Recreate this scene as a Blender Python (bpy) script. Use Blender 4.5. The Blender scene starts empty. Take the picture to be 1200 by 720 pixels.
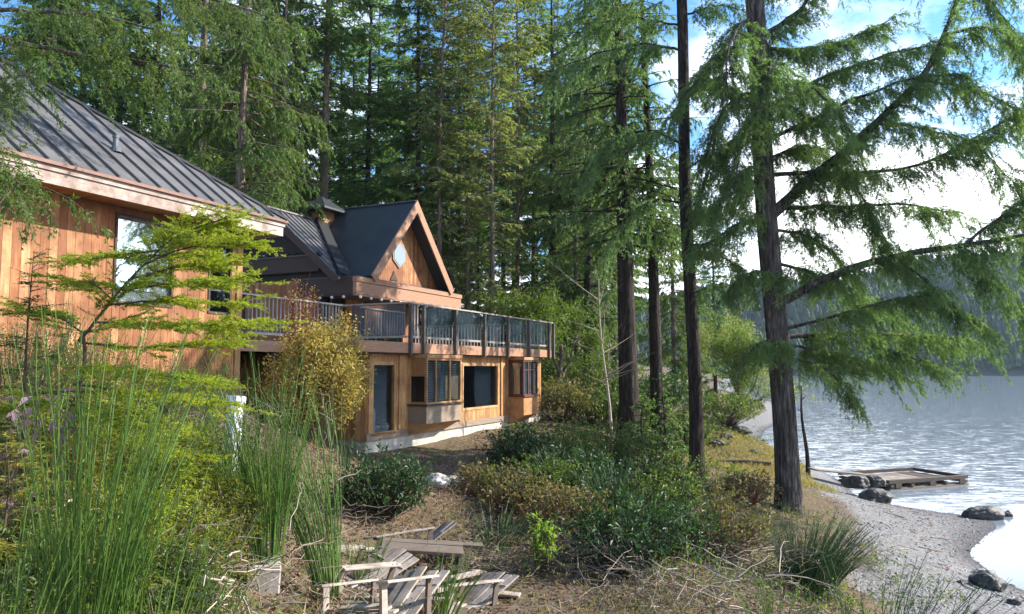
import bpy, math, random
import numpy as np
from mathutils import Vector, noise as mnoise

C = bpy.context.scene
COL = C.collection
R = math.radians
rng = np.random.default_rng(7)
random.seed(7)

# ------------------------------------------------------------------ camera, sky, sun, exposure
F, CX, CY = 870.0, 600.0, 360.0
HZ = 430.0                                   # horizon row in the photograph
PITCH = math.atan((HZ - CY) / F)
EYE = np.array([0.0, 0.0, 4.8])
cam = bpy.data.objects.new("camera", bpy.data.cameras.new("camera"))
COL.objects.link(cam)
cam.location = EYE
cam.rotation_euler = (math.pi / 2 + PITCH, 0, 0)
cam.data.sensor_width = 36
cam.data.lens = F / 1200 * 36
cam.data.clip_start = 0.05
cam.data.clip_end = 6000
C.camera = cam

SUN_EL, SUN_AZ = R(31), R(77)                # azimuth measured from +Y towards +X
wd = bpy.data.worlds.new("World"); C.world = wd; wd.use_nodes = True
nt = wd.node_tree; nt.nodes.clear()
def N(tree, t, **kw):
    n = tree.nodes.new(t)
    for k, v in kw.items(): setattr(n, k, v)
    return n
wo = N(nt, 'ShaderNodeOutputWorld'); bg = N(nt, 'ShaderNodeBackground'); bg.inputs[1].default_value = 0.10
sky = N(nt, 'ShaderNodeTexSky', sky_type='NISHITA'); sky.sun_disc = False
sky.sun_elevation = SUN_EL; sky.sun_rotation = SUN_AZ; sky.air_density = 1.0; sky.dust_density = 0.4; sky.ozone_density = 2.5
tc = N(nt, 'ShaderNodeTexCoord'); sp = N(nt, 'ShaderNodeSeparateXYZ')
nt.links.new(tc.outputs['Generated'], sp.inputs[0])
ad = N(nt, 'ShaderNodeMath', operation='ADD'); ad.inputs[1].default_value = 0.22; nt.links.new(sp.outputs[2], ad.inputs[0])
mx_ = N(nt, 'ShaderNodeMath', operation='MAXIMUM'); mx_.inputs[1].default_value = 0.08; nt.links.new(ad.outputs[0], mx_.inputs[0])
dv = N(nt, 'ShaderNodeVectorMath', operation='DIVIDE'); cmb = N(nt, 'ShaderNodeCombineXYZ')
for i in range(3): nt.links.new(mx_.outputs[0], cmb.inputs[i])
nt.links.new(tc.outputs['Generated'], dv.inputs[0]); nt.links.new(cmb.outputs[0], dv.inputs[1])
ns = N(nt, 'ShaderNodeTexNoise'); ns.inputs['Scale'].default_value = 1.5; ns.inputs['Detail'].default_value = 8; ns.inputs['Roughness'].default_value = .58
nt.links.new(dv.outputs[0], ns.inputs['Vector'])
# clouds thicker low over the horizon, breaking up overhead
mr = N(nt, 'ShaderNodeMapRange'); mr.inputs['From Min'].default_value = 0.0; mr.inputs['From Max'].default_value = 0.55
mr.inputs['To Min'].default_value = 0.20; mr.inputs['To Max'].default_value = -0.10; nt.links.new(sp.outputs[2], mr.inputs['Value'])
ad2 = N(nt, 'ShaderNodeMath', operation='ADD'); nt.links.new(ns.outputs[0], ad2.inputs[0]); nt.links.new(mr.outputs[0], ad2.inputs[1])
mrx = N(nt, 'ShaderNodeMapRange'); mrx.inputs['From Min'].default_value = 0.1; mrx.inputs['From Max'].default_value = 0.6
mrx.inputs['To Min'].default_value = 0.0; mrx.inputs['To Max'].default_value = 0.07; nt.links.new(sp.outputs[0], mrx.inputs['Value'])
ad3 = N(nt, 'ShaderNodeMath', operation='ADD'); nt.links.new(ad2.outputs[0], ad3.inputs[0]); nt.links.new(mrx.outputs[0], ad3.inputs[1])
rp = N(nt, 'ShaderNodeValToRGB'); rp.color_ramp.elements[0].position = 0.48; rp.color_ramp.elements[1].position = 0.66
nt.links.new(ad3.outputs[0], rp.inputs[0])
mxc = N(nt, 'ShaderNodeMix', data_type='RGBA'); nt.links.new(rp.outputs[0], mxc.inputs['Factor'])
gm = N(nt, 'ShaderNodeVectorMath', operation='MULTIPLY'); gm.inputs[1].default_value = (0.75, 1.15, 1.45)
nt.links.new(sky.outputs[0], gm.inputs[0])
nt.links.new(gm.outputs[0], mxc.inputs[6]); mxc.inputs[7].default_value = (8.2, 8.4, 8.9, 1)
dt = N(nt, 'ShaderNodeVectorMath', operation='DOT_PRODUCT'); nt.links.new(tc.outputs['Generated'], dt.inputs[0])
dt.inputs[1].default_value = (math.sin(SUN_AZ) * math.cos(SUN_EL), math.cos(SUN_AZ) * math.cos(SUN_EL), math.sin(SUN_EL))
cb_ = N(nt, 'ShaderNodeMapRange'); cb_.inputs['From Min'].default_value = .15; cb_.inputs['From Max'].default_value = .95; cb_.inputs['To Min'].default_value = 8.5; cb_.inputs['To Max'].default_value = 15; nt.links.new(dt.outputs['Value'], cb_.inputs['Value'])
cc_ = N(nt, 'ShaderNodeVectorMath', operation='SCALE'); cc_.inputs[0].default_value = (.97, .985, 1.03); nt.links.new(cb_.outputs[0], cc_.inputs['Scale']); nt.links.new(cc_.outputs[0], mxc.inputs[7])
nt.links.new(mxc.outputs[2], bg.inputs[0]); nt.links.new(bg.outputs[0], wo.inputs[0])

sl = bpy.data.lights.new("sun", 'SUN'); sl.energy = 5.0; sl.angle = R(0.6); sl.color = (1.0, 0.93, 0.82)
so = bpy.data.objects.new("sun", sl); COL.objects.link(so)
so.location = (60, 30, 60)
sd = Vector((math.sin(SUN_AZ) * math.cos(SUN_EL), math.cos(SUN_AZ) * math.cos(SUN_EL), math.sin(SUN_EL)))
so.rotation_euler = sd.to_track_quat('Z', 'Y').to_euler()

HAZE = 0.00014
C.view_settings.view_transform = 'Standard'; C.view_settings.look = 'None'
C.view_settings.exposure = 1.15; C.view_settings.gamma = 1.0; C.view_settings.use_curve_mapping = False
C.render.engine = 'CYCLES'
C.cycles.max_bounces = 6; C.cycles.diffuse_bounces = 3; C.cycles.glossy_bounces = 3; C.cycles.transmission_bounces = 4
C.cycles.transparent_max_bounces = 8; C.cycles.caustics_reflective = False; C.cycles.caustics_refractive = False
C.cycles.use_denoising = True

# ------------------------------------------------------------------ helpers
cp, spn = math.cos(PITCH), math.sin(PITCH)
def P(x, y, Y):
    """Point at forward distance Y (metres along +Y) seen at photograph pixel x, y."""
    dx, dv_ = (x - CX) / F, (CY - y) / F
    d = np.array([dx, cp - dv_ * spn, spn + dv_ * cp])
    return EYE + d * (Y / d[1])
def PX(x, Y):
    return P(x, HZ, Y)[0]

class MB:
    def __init__(s): s.v = []; s.f = []; s.n = 0
    def add(s, v, f):
        v = np.asarray(v, float).reshape(-1, 3); f = np.asarray(f, int)
        s.v.append(v); s.f.append(f + s.n); s.n += len(v)
    def faces(s, v, fl):
        v = np.asarray(v, float).reshape(-1, 3); s.v.append(v)
        for f in fl: s.f.append(np.array([f], int) + s.n)
        s.n += len(v)
    def box(s, a, b):
        (x0, y0, z0), (x1, y1, z1) = np.minimum(a, b), np.maximum(a, b)
        v = [(x, y, z) for x in (x0, x1) for y in (y0, y1) for z in (z0, z1)]
        s.add(v, [(0, 1, 3, 2), (4, 6, 7, 5), (0, 4, 5, 1), (2, 3, 7, 6), (0, 2, 6, 4), (1, 5, 7, 3)])
    def beam(s, a, b, w, h, up=(0, 0, 1), twist=0.0):
        """Rectangular bar from a to b; w across, h along up."""
        a = np.asarray(a, float); b = np.asarray(b, float); t = b - a; t /= np.linalg.norm(t)
        sd_ = np.cross(t, up); n_ = np.linalg.norm(sd_)
        sd_ = np.cross(t, (1, 0, 0)) if n_ < 1e-6 else sd_ / n_
        sd_ = sd_ / np.linalg.norm(sd_); u = np.cross(sd_, t)
        v = [p + sd_ * w / 2 * i + u * h / 2 * j for p in (a, b) for i in (-1, 1) for j in (-1, 1)]
        s.add(v, [(0, 1, 3, 2), (4, 6, 7, 5), (0, 4, 5, 1), (2, 3, 7, 6), (0, 2, 6, 4), (1, 5, 7, 3)])
    def prism(s, poly, d):
        """Closed polygon (list of 3D points) pushed along d."""
        p = np.asarray(poly, float); n = len(p); q = p + np.asarray(d, float)
        s.faces(np.vstack([p, q]), [tuple(range(n))[::-1], tuple(range(n, 2 * n))] + [(i, (i + 1) % n, n + (i + 1) % n, n + i) for i in range(n)])
    def tubes(s, Pn, Rn, k=5, cap=False):
        Pn = np.asarray(Pn, float); Rn = np.asarray(Rn, float)
        if Pn.ndim == 2: Pn = Pn[None]; Rn = Rn[None]
        B, n, _ = Pn.shape
        if B == 0: return
        t = np.gradient(Pn, axis=1); t /= np.linalg.norm(t, axis=2, keepdims=True) + 1e-12
        m = t.mean(1); m /= np.linalg.norm(m, axis=1, keepdims=True) + 1e-9
        ref = np.where(np.abs(m[:, 2:3]) > 0.8, np.array([[1.0, 0, 0]]), np.array([[0, 0, 1.0]]))[:, None, :]
        a = np.cross(t, np.broadcast_to(ref, t.shape)); a /= np.linalg.norm(a, axis=2, keepdims=True) + 1e-12
        b = np.cross(t, a)
        ang = np.arange(k) / k * 2 * math.pi
        ring = Pn[:, :, None, :] + Rn[:, :, None, None] * (a[:, :, None, :] * np.cos(ang)[None, None, :, None] + b[:, :, None, :] * np.sin(ang)[None, None, :, None])
        base = (np.arange(B) * n * k)[:, None, None]
        i = np.arange(n - 1)[None, :, None] * k; j = np.arange(k)[None, None, :]; j2 = (j + 1) % k
        f = np.stack([base + i + j, base + i + j2, base + i + k + j2, base + i + k + j], -1).reshape(-1, 4)
        s.add(ring.reshape(-1, 3), f)
        if cap:
            for e in (0, n - 1):
                s.faces(ring[0, e], [tuple(range(k))])
    def kites(s, pos, d, up, L, W, tipdrop=0.0, mid=0.45, fold=0.0):
        side = np.cross(d, up); side /= np.linalg.norm(side, axis=1, keepdims=True) + 1e-9
        nrm = np.cross(side, d)
        L = np.broadcast_to(np.asarray(L, float), (len(pos),))[:, None]; W = np.broadcast_to(np.asarray(W, float), (len(pos),))[:, None]
        m = pos + d * L * mid
        tip = pos + d * L; tip[:, 2:3] -= tipdrop * L
        v = np.stack([pos, m + side * W / 2 + nrm * W * fold, tip, m - side * W / 2 + nrm * W * fold], 1)
        q = (np.arange(len(pos)) * 4)[:, None] + np.array([0, 1, 2, 3])
        if fold:
            s.add(v.reshape(-1, 3), np.vstack([q[:, [0, 1, 2]], q[:, [0, 2, 3]]]))
        else:
            s.add(v.reshape(-1, 3), q)
    def mesh(s, name, mat, smooth=False):
        me = bpy.data.meshes.new(name)
        V = np.vstack(s.v)
        lt = np.concatenate([np.full(len(f), f.shape[1], np.int32) for f in s.f])
        lv = np.concatenate([f.ravel() for f in s.f]).astype(np.int32)
        ls = np.concatenate([[0], np.cumsum(lt)[:-1]]).astype(np.int32)
        me.vertices.add(len(V)); me.vertices.foreach_set('co', V.astype(np.float32).ravel())
        me.loops.add(len(lv)); me.loops.foreach_set('vertex_index', lv)
        me.polygons.add(len(lt)); me.polygons.foreach_set('loop_start', ls); me.polygons.foreach_set('loop_total', lt)
        me.polygons.foreach_set('use_smooth', np.full(len(lt), bool(smooth)))
        me.update(calc_edges=True); me.validate()
        if mat: me.materials.append(mat)
        return me
    def build(s, name, mat, parent=None, smooth=False):
        return link(name, s.mesh(name, mat, smooth), parent)

def link(name, data, parent=None):
    o = bpy.data.objects.new(name, data); COL.objects.link(o)
    if parent is not None: o.parent = parent
    return o
def tag(o, label=None, cat=None, group=None, kind=None):
    for k, v in (('label', label), ('category', cat), ('group', group), ('kind', kind)):
        if v: o[k] = v
    return o
def empty(name, loc=(0, 0, 0), rz=0.0, label=None, cat=None, group=None, scale=1.0, rot=None):
    o = link(name, None); o.location = loc; o.rotation_euler = rot if rot else (0, 0, rz)
    o.scale = (scale,) * 3 if np.isscalar(scale) else scale
    return tag(o, label, cat, group)
def copy_tree(o, parent=None):
    c = o.copy(); COL.objects.link(c)
    if parent is not None: c.parent = parent
    for ch in list(o.children): copy_tree(ch, c)
    return c
def bevel(o, w=0.006, seg=1):
    m = o.modifiers.new("bevel", 'BEVEL'); m.width = w; m.segments = seg; m.limit_method = 'ANGLE'; return o
def unit(a):
    return a / (np.linalg.norm(a, axis=-1, keepdims=True) + 1e-12)

# ------------------------------------------------------------------ materials
def mat(name):
    m = bpy.data.materials.new(name); m.use_nodes = True
    t = m.node_tree; t.nodes.clear()
    o = N(t, 'ShaderNodeOutputMaterial')
    return m, t, o
def ramp(t, stops):
    r = N(t, 'ShaderNodeValToRGB'); e = r.color_ramp.elements
    while len(e) < len(stops): e.new(0.5)
    for el, (p, c) in zip(e, stops): el.position = p; el.color = (*c, 1)
    return r
def mapped(t, scale, coord='Object'):
    c = N(t, 'ShaderNodeTexCoord'); m = N(t, 'ShaderNodeMapping'); m.inputs['Scale'].default_value = scale
    t.links.new(c.outputs[coord], m.inputs[0]); return m
def noise_(t, vec, scale, detail=4, rough=.55):
    n = N(t, 'ShaderNodeTexNoise'); n.inputs['Scale'].default_value = scale; n.inputs['Detail'].default_value = detail; n.inputs['Roughness'].default_value = rough
    if vec is not None: t.links.new(vec, n.inputs['Vector'])
    return n
def mixc(t, fac, a, b, mode='MIX'):
    m = N(t, 'ShaderNodeMix', data_type='RGBA', blend_type=mode)
    if isinstance(fac, float): m.inputs[0].default_value = fac
    else: t.links.new(fac, m.inputs[0])
    for s_, x in ((6, a), (7, b)):
        if isinstance(x, tuple): m.inputs[s_].default_value = (*x, 1)
        else: t.links.new(x, m.inputs[s_])
    return m.outputs[2]
def bump(t, h, strength=.4, dist=.02):
    b = N(t, 'ShaderNodeBump'); b.inputs['Strength'].default_value = strength; b.inputs['Distance'].default_value = dist
    t.links.new(h, b.inputs['Height']); return b.outputs[0]
def pbsdf(t, o, rough=.7, metal=0.0, spec=.5):
    b = N(t, 'ShaderNodeBsdfPrincipled'); b.inputs['Roughness'].default_value = rough; b.inputs['Metallic'].default_value = metal
    b.inputs['Specular IOR Level'].default_value = spec
    t.links.new(b.outputs[0], o.inputs[0]); return b

def leaf(name, stops, trans=.4, rough=.5, clump=1.2, tcol=None, spec=.3):
    m, t, o = mat(name)
    g = N(t, 'ShaderNodeNewGeometry')
    c = N(t, 'ShaderNodeTexCoord'); n = noise_(t, c.outputs['Object'], clump, 3)
    oi = N(t, 'ShaderNodeObjectInfo')
    a = N(t, 'ShaderNodeMath', operation='MULTIPLY_ADD'); a.inputs[1].default_value = .42
    t.links.new(g.outputs['Random Per Island'], a.inputs[0])
    a2 = N(t, 'ShaderNodeMath', operation='MULTIPLY_ADD'); a2.inputs[1].default_value = .9; a2.inputs[2].default_value = -.22
    t.links.new(n.outputs[0], a2.inputs[0]); 
    a3 = N(t, 'ShaderNodeMath', operation='MULTIPLY_ADD'); a3.inputs[1].default_value = .22
    t.links.new(oi.outputs['Random'], a3.inputs[0]); t.links.new(a2.outputs[0], a3.inputs[2])
    t.links.new(a3.outputs[0], a.inputs[2])
    r = ramp(t, stops); t.links.new(a.outputs[0], r.inputs[0])
    b = N(t, 'ShaderNodeBsdfPrincipled'); b.inputs['Roughness'].default_value = rough; b.inputs['Specular IOR Level'].default_value = spec
    t.links.new(r.outputs[0], b.inputs['Base Color'])
    tr = N(t, 'ShaderNodeBsdfTranslucent')
    tint = mixc(t, 1.0, r.outputs[0], tcol or (1.5, 1.7, .7), 'MULTIPLY'); t.links.new(tint, tr.inputs[0])
    mx = N(t, 'ShaderNodeMixShader'); mx.inputs[0].default_value = trans
    t.links.new(b.outputs[0], mx.inputs[1]); t.links.new(tr.outputs[0], mx.inputs[2]); t.links.new(mx.outputs[0], o.inputs[0])
    return m

def planks(name, stops, axis='x', width=.14, grain=(3, 3, .35), rough=.65, wear=None):
    """Wood with a tone for each board (islands) and grain along the boards."""
    m, t, o = mat(name)
    g = N(t, 'ShaderNodeNewGeometry')
    mp = mapped(t, grain); n = noise_(t, mp.outputs[0], 9, 6, .65)
    a = N(t, 'ShaderNodeMath', operation='MULTIPLY_ADD'); a.inputs[1].default_value = .45
    t.links.new(g.outputs['Random Per Island'], a.inputs[0])
    a2 = N(t, 'ShaderNodeMath', operation='MULTIPLY_ADD'); a2.inputs[1].default_value = .9; a2.inputs[2].default_value = -.2
    t.links.new(n.outputs[0], a2.inputs[0]); t.links.new(a2.outputs[0], a.inputs[2])
    r = ramp(t, stops); t.links.new(a.outputs[0], r.inputs[0])
    col = r.outputs[0]
    c = N(t, 'ShaderNodeTexCoord'); n2 = noise_(t, c.outputs['Object'], 1.3, 5, .7)
    r2 = ramp(t, [(.38, (0, 0, 0)), (.62, (1, 1, 1))]); t.links.new(n2.outputs[0], r2.inputs[0])
    if wear: col = mixc(t, r2.outputs[0], col, wear)
    b = pbsdf(t, o, rough, 0, .3); t.links.new(col, b.inputs['Base Color'])
    t.links.new(bump(t, n.outputs[0], .35, .006), b.inputs['Normal'])
    return m

def simple(name, col, rough=.6, metal=0.0, var=.25, scale=6, bumps=0.0, spec=.5, bd=.01):
    m, t, o = mat(name)
    c = N(t, 'ShaderNodeTexCoord'); n = noise_(t, c.outputs['Object'], scale, 5, .6)
    d = tuple(x * (1 - var) for x in col); l = tuple(min(1, x * (1 + var)) for x in col)
    r = ramp(t, [(.3, d), (.7, l)]); t.links.new(n.outputs[0], r.inputs[0])
    b = pbsdf(t, o, rough, metal, spec); t.links.new(r.outputs[0], b.inputs['Base Color'])
    if bumps: t.links.new(bump(t, n.outputs[0], bumps, bd), b.inputs['Normal'])
    return m

def bark(name, dark, light, sc=7.0):
    m, t, o = mat(name)
    mp = mapped(t, (1, 1, .13)); n = noise_(t, mp.outputs[0], sc, 8, .72)
    v = N(t, 'ShaderNodeTexVoronoi', feature='DISTANCE_TO_EDGE'); v.inputs['Scale'].default_value = sc * 1.6; t.links.new(mp.outputs[0], v.inputs['Vector'])
    r = ramp(t, [(.36, dark), (.66, light)]); t.links.new(n.outputs[0], r.inputs[0])
    wv = N(t, 'ShaderNodeMixRGB'); wv.inputs[0].default_value = .12; t.links.new(mp.outputs[0], wv.inputs[1]); t.links.new(n.outputs['Color'], wv.inputs[2]); t.links.new(wv.outputs[0], v.inputs['Vector'])
    r2 = ramp(t, [(0, (.3, .3, .3)), (.22, (1, 1, 1))]); t.links.new(v.outputs['Distance'], r2.inputs[0])
    col = mixc(t, .6, r.outputs[0], r2.outputs[0], 'MULTIPLY')
    b = pbsdf(t, o, .9, 0, .15); t.links.new(col, b.inputs['Base Color'])
    h = N(t, 'ShaderNodeMath', operation='MULTIPLY'); t.links.new(r2.outputs[0], h.inputs[0]); t.links.new(n.outputs[0], h.inputs[1])
    t.links.new(bump(t, h.outputs[0], 1.0, .10), b.inputs['Normal'])
    return m

def glass(name, tint, refl=.3, clear=.0, rough=.02):
    m, t, o = mat(name)
    d = N(t, 'ShaderNodeBsdfPrincipled'); d.inputs['Base Color'].default_value = (*tint, 1); d.inputs['Roughness'].default_value = .25; d.inputs['Specular IOR Level'].default_value = 0
    gl = N(t, 'ShaderNodeBsdfGlossy'); gl.inputs['Roughness'].default_value = rough; gl.inputs[0].default_value = (.9, .95, 1, 1)
    c = N(t, 'ShaderNodeTexCoord'); n = noise_(t, c.outputs['Object'], 1.1, 2); t.links.new(bump(t, n.outputs[0], .04, .05), gl.inputs['Normal'])
    lw = N(t, 'ShaderNodeLayerWeight'); lw.inputs[0].default_value = .35
    ma = N(t, 'ShaderNodeMath', operation='MULTIPLY_ADD'); ma.inputs[1].default_value = .5 if refl > .15 else .14; ma.inputs[2].default_value = refl; ma.use_clamp = True
    t.links.new(lw.outputs['Fresnel'], ma.inputs[0])
    base = d
    if clear:
        tr = N(t, 'ShaderNodeBsdfTransparent'); tr.inputs[0].default_value = (.85, .92, .95, 1)
        mm = N(t, 'ShaderNodeMixShader'); mm.inputs[0].default_value = clear
        t.links.new(d.outputs[0], mm.inputs[1]); t.links.new(tr.outputs[0], mm.inputs[2]); base = mm
    mx = N(t, 'ShaderNodeMixShader'); t.links.new(ma.outputs[0], mx.inputs[0])
    t.links.new(base.outputs[0], mx.inputs[1]); t.links.new(gl.outputs[0], mx.inputs[2]); t.links.new(mx.outputs[0], o.inputs[0])
    return m

M = {}
M['cedar'] = planks('cedar_siding', [(.05, (.09, .03, .012)), (.35, (.27, .10, .036)), (.62, (.46, .24, .105)), (1, (.62, .42, .24))], wear=(.20, .075, .03))
M['cedar_gold'] = planks('golden_cedar', [(.05, (.13, .055, .024)), (.4, (.40, .205, .08)), (.7, (.56, .335, .15)), (1, (.66, .46, .26))], wear=(.27, .13, .055))
M['cedar_grey'] = planks('greyed_cedar', [(.05, (.10, .075, .055)), (.5, (.25, .19, .14)), (1, (.40, .31, .23))], grain=(.35, 3, 3))
M['fascia'] = planks('weathered_fascia', [(.0, (.09, .06, .05)), (.3, (.30, .235, .20)), (.55, (.56, .49, .44)), (1, (.68, .63, .59))], grain=(.3, 4, 8), wear=(.22, .15, .12))
M['fascia_red'] = planks('red_fascia', [(.05, (.13, .06, .035)), (.5, (.34, .18, .11)), (1, (.48, .30, .20))], grain=(.3, 4, 4))
M['dark_wood'] = planks('dark_stained_wood', [(0, (.018, .012, .009)), (.6, (.06, .04, .03)), (1, (.11, .08, .06))], grain=(.4, 3, 3))
M['rail_wood'] = planks('grey_rail_wood', [(0, (.13, .11, .10)), (.5, (.33, .29, .26)), (1, (.52, .47, .43))], grain=(3, 3, .6))
M['rail_dark'] = planks('dark_rail_wood', [(0, (.03, .025, .022)), (.6, (.10, .085, .075)), (1, (.20, .17, .15))], grain=(3, 3, .6))
M['old_wood'] = planks('weathered_board', [(0, (.12, .095, .075)), (.45, (.39, .325, .27)), (1, (.62, .54, .46))], grain=(4, .5, 4), rough=.85, wear=(.17, .135, .11))
M['old_dark'] = planks('rotting_board', [(0, (.035, .027, .022)), (.6, (.13, .10, .08)), (1, (.24, .19, .15))], grain=(.5, 3, 3), rough=.85)
M['red_trim'] = simple('red_trim', (.10, .03, .022), .5)
M['metal_roof'] = simple('standing_seam_metal', (.165, .158, .158), .45, .3, .28, 1.4)
M['metal_dark'] = simple('dark_seam_metal', (.05, .055, .06), .42, .3, .2, 1.2)
M['black'] = simple('black_sheet', (.012, .012, .013), .6)
M['concrete'] = simple('concrete', (.44, .41, .36), .9, 0, .3, 4, .3)
M['galv'] = simple('grey_pipe', (.16, .175, .20), .4, .6)
M['interior'] = simple('dim_interior', (.03, .026, .024), .9)
M['white'] = simple('white_plastic', (.78, .80, .84), .45, 0, .06)
M['glass_bright'] = glass('bright_window', (.20, .23, .26), .62)
M['glass_dark'] = glass('dark_window', (.004, .006, .007), .02, .85)
M['glass_blue'] = glass('blue_door_glass', (.10, .20, .34), .40)
M['glass_rail'] = glass('railing_glass', (.05, .07, .08), .12, .72)
M['bulb'] = simple('clear_bulb', (.75, .72, .65), .15, 0, .05)
M['bark_fir'] = bark('fir_bark', (.03, .026, .024), (.25, .22, .20), 9)
M['bark_pale'] = bark('pale_bark', (.12, .09, .07), (.36, .29, .24), 6)
M['bark_dark'] = bark('dark_bark', (.025, .02, .017), (.11, .09, .075), 9)
M['twig'] = simple('dry_twig', (.21, .165, .125), .9, 0, .4, 9)
M['twig_pale'] = simple('bleached_twig', (.36, .31, .245), .9, 0, .3, 9)
M['twig_dark'] = simple('dark_twig', (.07, .05, .038), .9, 0, .4, 9)
M['twig_red'] = simple('red_cane', (.25, .07, .06), .7, 0, .4, 9)
M['fir'] = leaf('fir_needles', [(0, (0.0455, 0.0840, 0.0356)), (.5, (0.1219, 0.2029, 0.0712)), (1, (0.2519, 0.3360, 0.1010))], .45)
M['fir_blue'] = leaf('blue_fir_needles', [(0, (0.0468, 0.0811, 0.0469)), (.5, (0.1170, 0.1950, 0.0889)), (1, (0.2243, 0.3120, 0.1297))], .45)
M['cedar_leaf'] = leaf('cedar_sprays', [(0, (0.0275, 0.0605, 0.0198)), (.45, (0.0770, 0.1375, 0.0418)), (.82, (0.1540, 0.1870, 0.0495)), (1, (0.2420, 0.1760, 0.0550))], .45, clump=.7)
M['hemlock'] = leaf('hemlock_needles', [(0, (0.0378, 0.0676, 0.0346)), (.5, (0.1040, 0.1610, 0.0665)), (1, (0.2174, 0.2737, 0.0931))], .42)
M['alder'] = leaf('brown_catkins', [(0, (0.0878, 0.1167, 0.0435)), (.5, (0.1835, 0.2168, 0.0798)), (1, (0.3350, 0.3168, 0.1305))], .4, clump=.5)
M['madrone'] = leaf('madrone_leaves', [(0, (.05, .085, .02)), (.5, (.11, .16, .03)), (1, (.22, .24, .05))], .4)
M['sapling'] = leaf('young_needles', [(0, (.05, .09, .012)), (.35, (.19, .26, .03)), (.8, (.37, .42, .05)), (1, (.48, .48, .09))], .55, clump=5, tcol=(1.35, 1.35, .6))
M['sapling_dark'] = leaf('dark_young_needles', [(0, (.02, .045, .012)), (.5, (.05, .10, .02)), (1, (.11, .17, .03))], .4, clump=4)
M['frond'] = leaf('yellow_green_fronds', [(0, (.04, .06, .015)), (.35, (.12, .15, .025)), (.7, (.28, .27, .05)), (1, (.40, .30, .10))], .45, clump=4, tcol=(1.3, 1.25, .6))
M['broom'] = leaf('broom_stems', [(0, (.035, .085, .016)), (.5, (.10, .19, .034)), (1, (.25, .33, .07))], .3, clump=2, spec=.4)
M['broom_dark'] = leaf('dark_broom_stems', [(0, (0.0225, 0.0525, 0.0250)), (.5, (0.0625, 0.1250, 0.0500)), (1, (0.1375, 0.2125, 0.0750))], .25, clump=2)
M['rhodo'] = leaf('glossy_leaves', [(0, (.018, .045, .016)), (.5, (.04, .09, .03)), (1, (.085, .15, .045))], .25, .5, 2, spec=.4)
M['salal'] = leaf('green_shrub_leaves', [(0, (.022, .04, .014)), (.4, (.06, .10, .026)), (.8, (.15, .20, .045)), (1, (.24, .20, .08))], .4, .5, 4, spec=.35)
M['salal_red'] = leaf('autumn_shrub_leaves', [(0, (.035, .045, .018)), (.45, (.10, .11, .045)), (.8, (.21, .16, .08)), (1, (.30, .17, .10))], .35, .6, 5)
M['lime'] = leaf('lime_leaves', [(0, (.10, .16, .03)), (.5, (.22, .32, .06)), (1, (.40, .46, .14))], .5, .4, 3)
M['yellow'] = leaf('yellow_leaves', [(0, (0.1560, 0.1265, 0.0350)), (.5, (0.4320, 0.3565, 0.0900)), (1, (0.7000, 0.6095, 0.2200))], .4, .5, 1.6, tcol=(1.3, 1.2, .6))
M['purple'] = leaf('purple_leaves', [(0, (.12, .06, .09)), (.5, (.24, .15, .20)), (1, (.36, .26, .32))], .4, .5, 3, tcol=(1.3, 1.0, 1.2))
M['rust'] = leaf('rusty_seed_head', [(0, (.14, .04, .012)), (1, (.36, .13, .03))], .3, .7, 5, tcol=(1.2, 1, .8))
M['grass'] = leaf('green_grass', [(0, (.05, .09, .02)), (.5, (.12, .18, .035)), (1, (.28, .30, .08))], .4, .6, 1.0)
M['lawn'] = leaf('yellowed_lawn', [(0, (.10, .11, .03)), (.5, (.26, .24, .08)), (1, (.42, .36, .17))], .4, .7, .5, tcol=(1.3, 1.2, .7))
M['big_fir'] = leaf('shore_fir_needles', [(0, (0.0432, 0.0781, 0.0408)), (.5, (0.1224, 0.1953, 0.0840)), (1, (0.2592, 0.3276, 0.1200))], .5)
M['straw'] = leaf('dry_grass', [(0, (.16, .115, .06)), (.5, (.34, .26, .15)), (1, (.52, .43, .28))], .35, .8, 1.0, tcol=(1.2, 1.1, .8))
M['litter'] = leaf('fallen_leaf', [(0, (.05, .03, .02)), (.5, (.17, .10, .06)), (1, (.36, .25, .16))], .2, .8, 1.0, tcol=(1.2, 1, .8))
M['far_fir'] = leaf('far_conifers', [(0, (.02, .04, .03)), (.5, (.04, .075, .04)), (1, (.09, .10, .06))], .2, .8, .03)
def rock_mat(name, d, l, wet=.8):
    m, t, o = mat(name)
    c = N(t, 'ShaderNodeTexCoord'); n = noise_(t, c.outputs['Object'], 5, 8, .7)
    r = ramp(t, [(.3, d), (.7, l)]); t.links.new(n.outputs[0], r.inputs[0])
    b = pbsdf(t, o, wet, 0, .4); t.links.new(r.outputs[0], b.inputs['Base Color']); t.links.new(bump(t, n.outputs[0], .7, .05), b.inputs['Normal'])
    return m
m, t, o = mat('lake_air'); t.nodes.remove([n for n in t.nodes if n.type != 'OUTPUT_MATERIAL'][0]) if len(t.nodes) > 1 else None
pv = N(t, 'ShaderNodeVolumePrincipled'); pv.inputs['Color'].default_value = (.62, .80, 1, 1); pv.inputs['Density'].default_value = HAZE; pv.inputs['Anisotropy'].default_value = .2
t.links.new(pv.outputs[0], o.inputs['Volume']); M['haze'] = m
M['rock_dark'] = rock_mat('dark_rock', (.02, .02, .02), (.085, .08, .075), .6)
M['rock_pale'] = rock_mat('pale_rock', (.25, .23, .21), (.55, .52, .48))
M['pebble'] = leaf('beach_pebble', [(0, (.035, .035, .04)), (.5, (.15, .145, .15)), (1, (.36, .35, .34))], .0, .6, .4)

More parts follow.
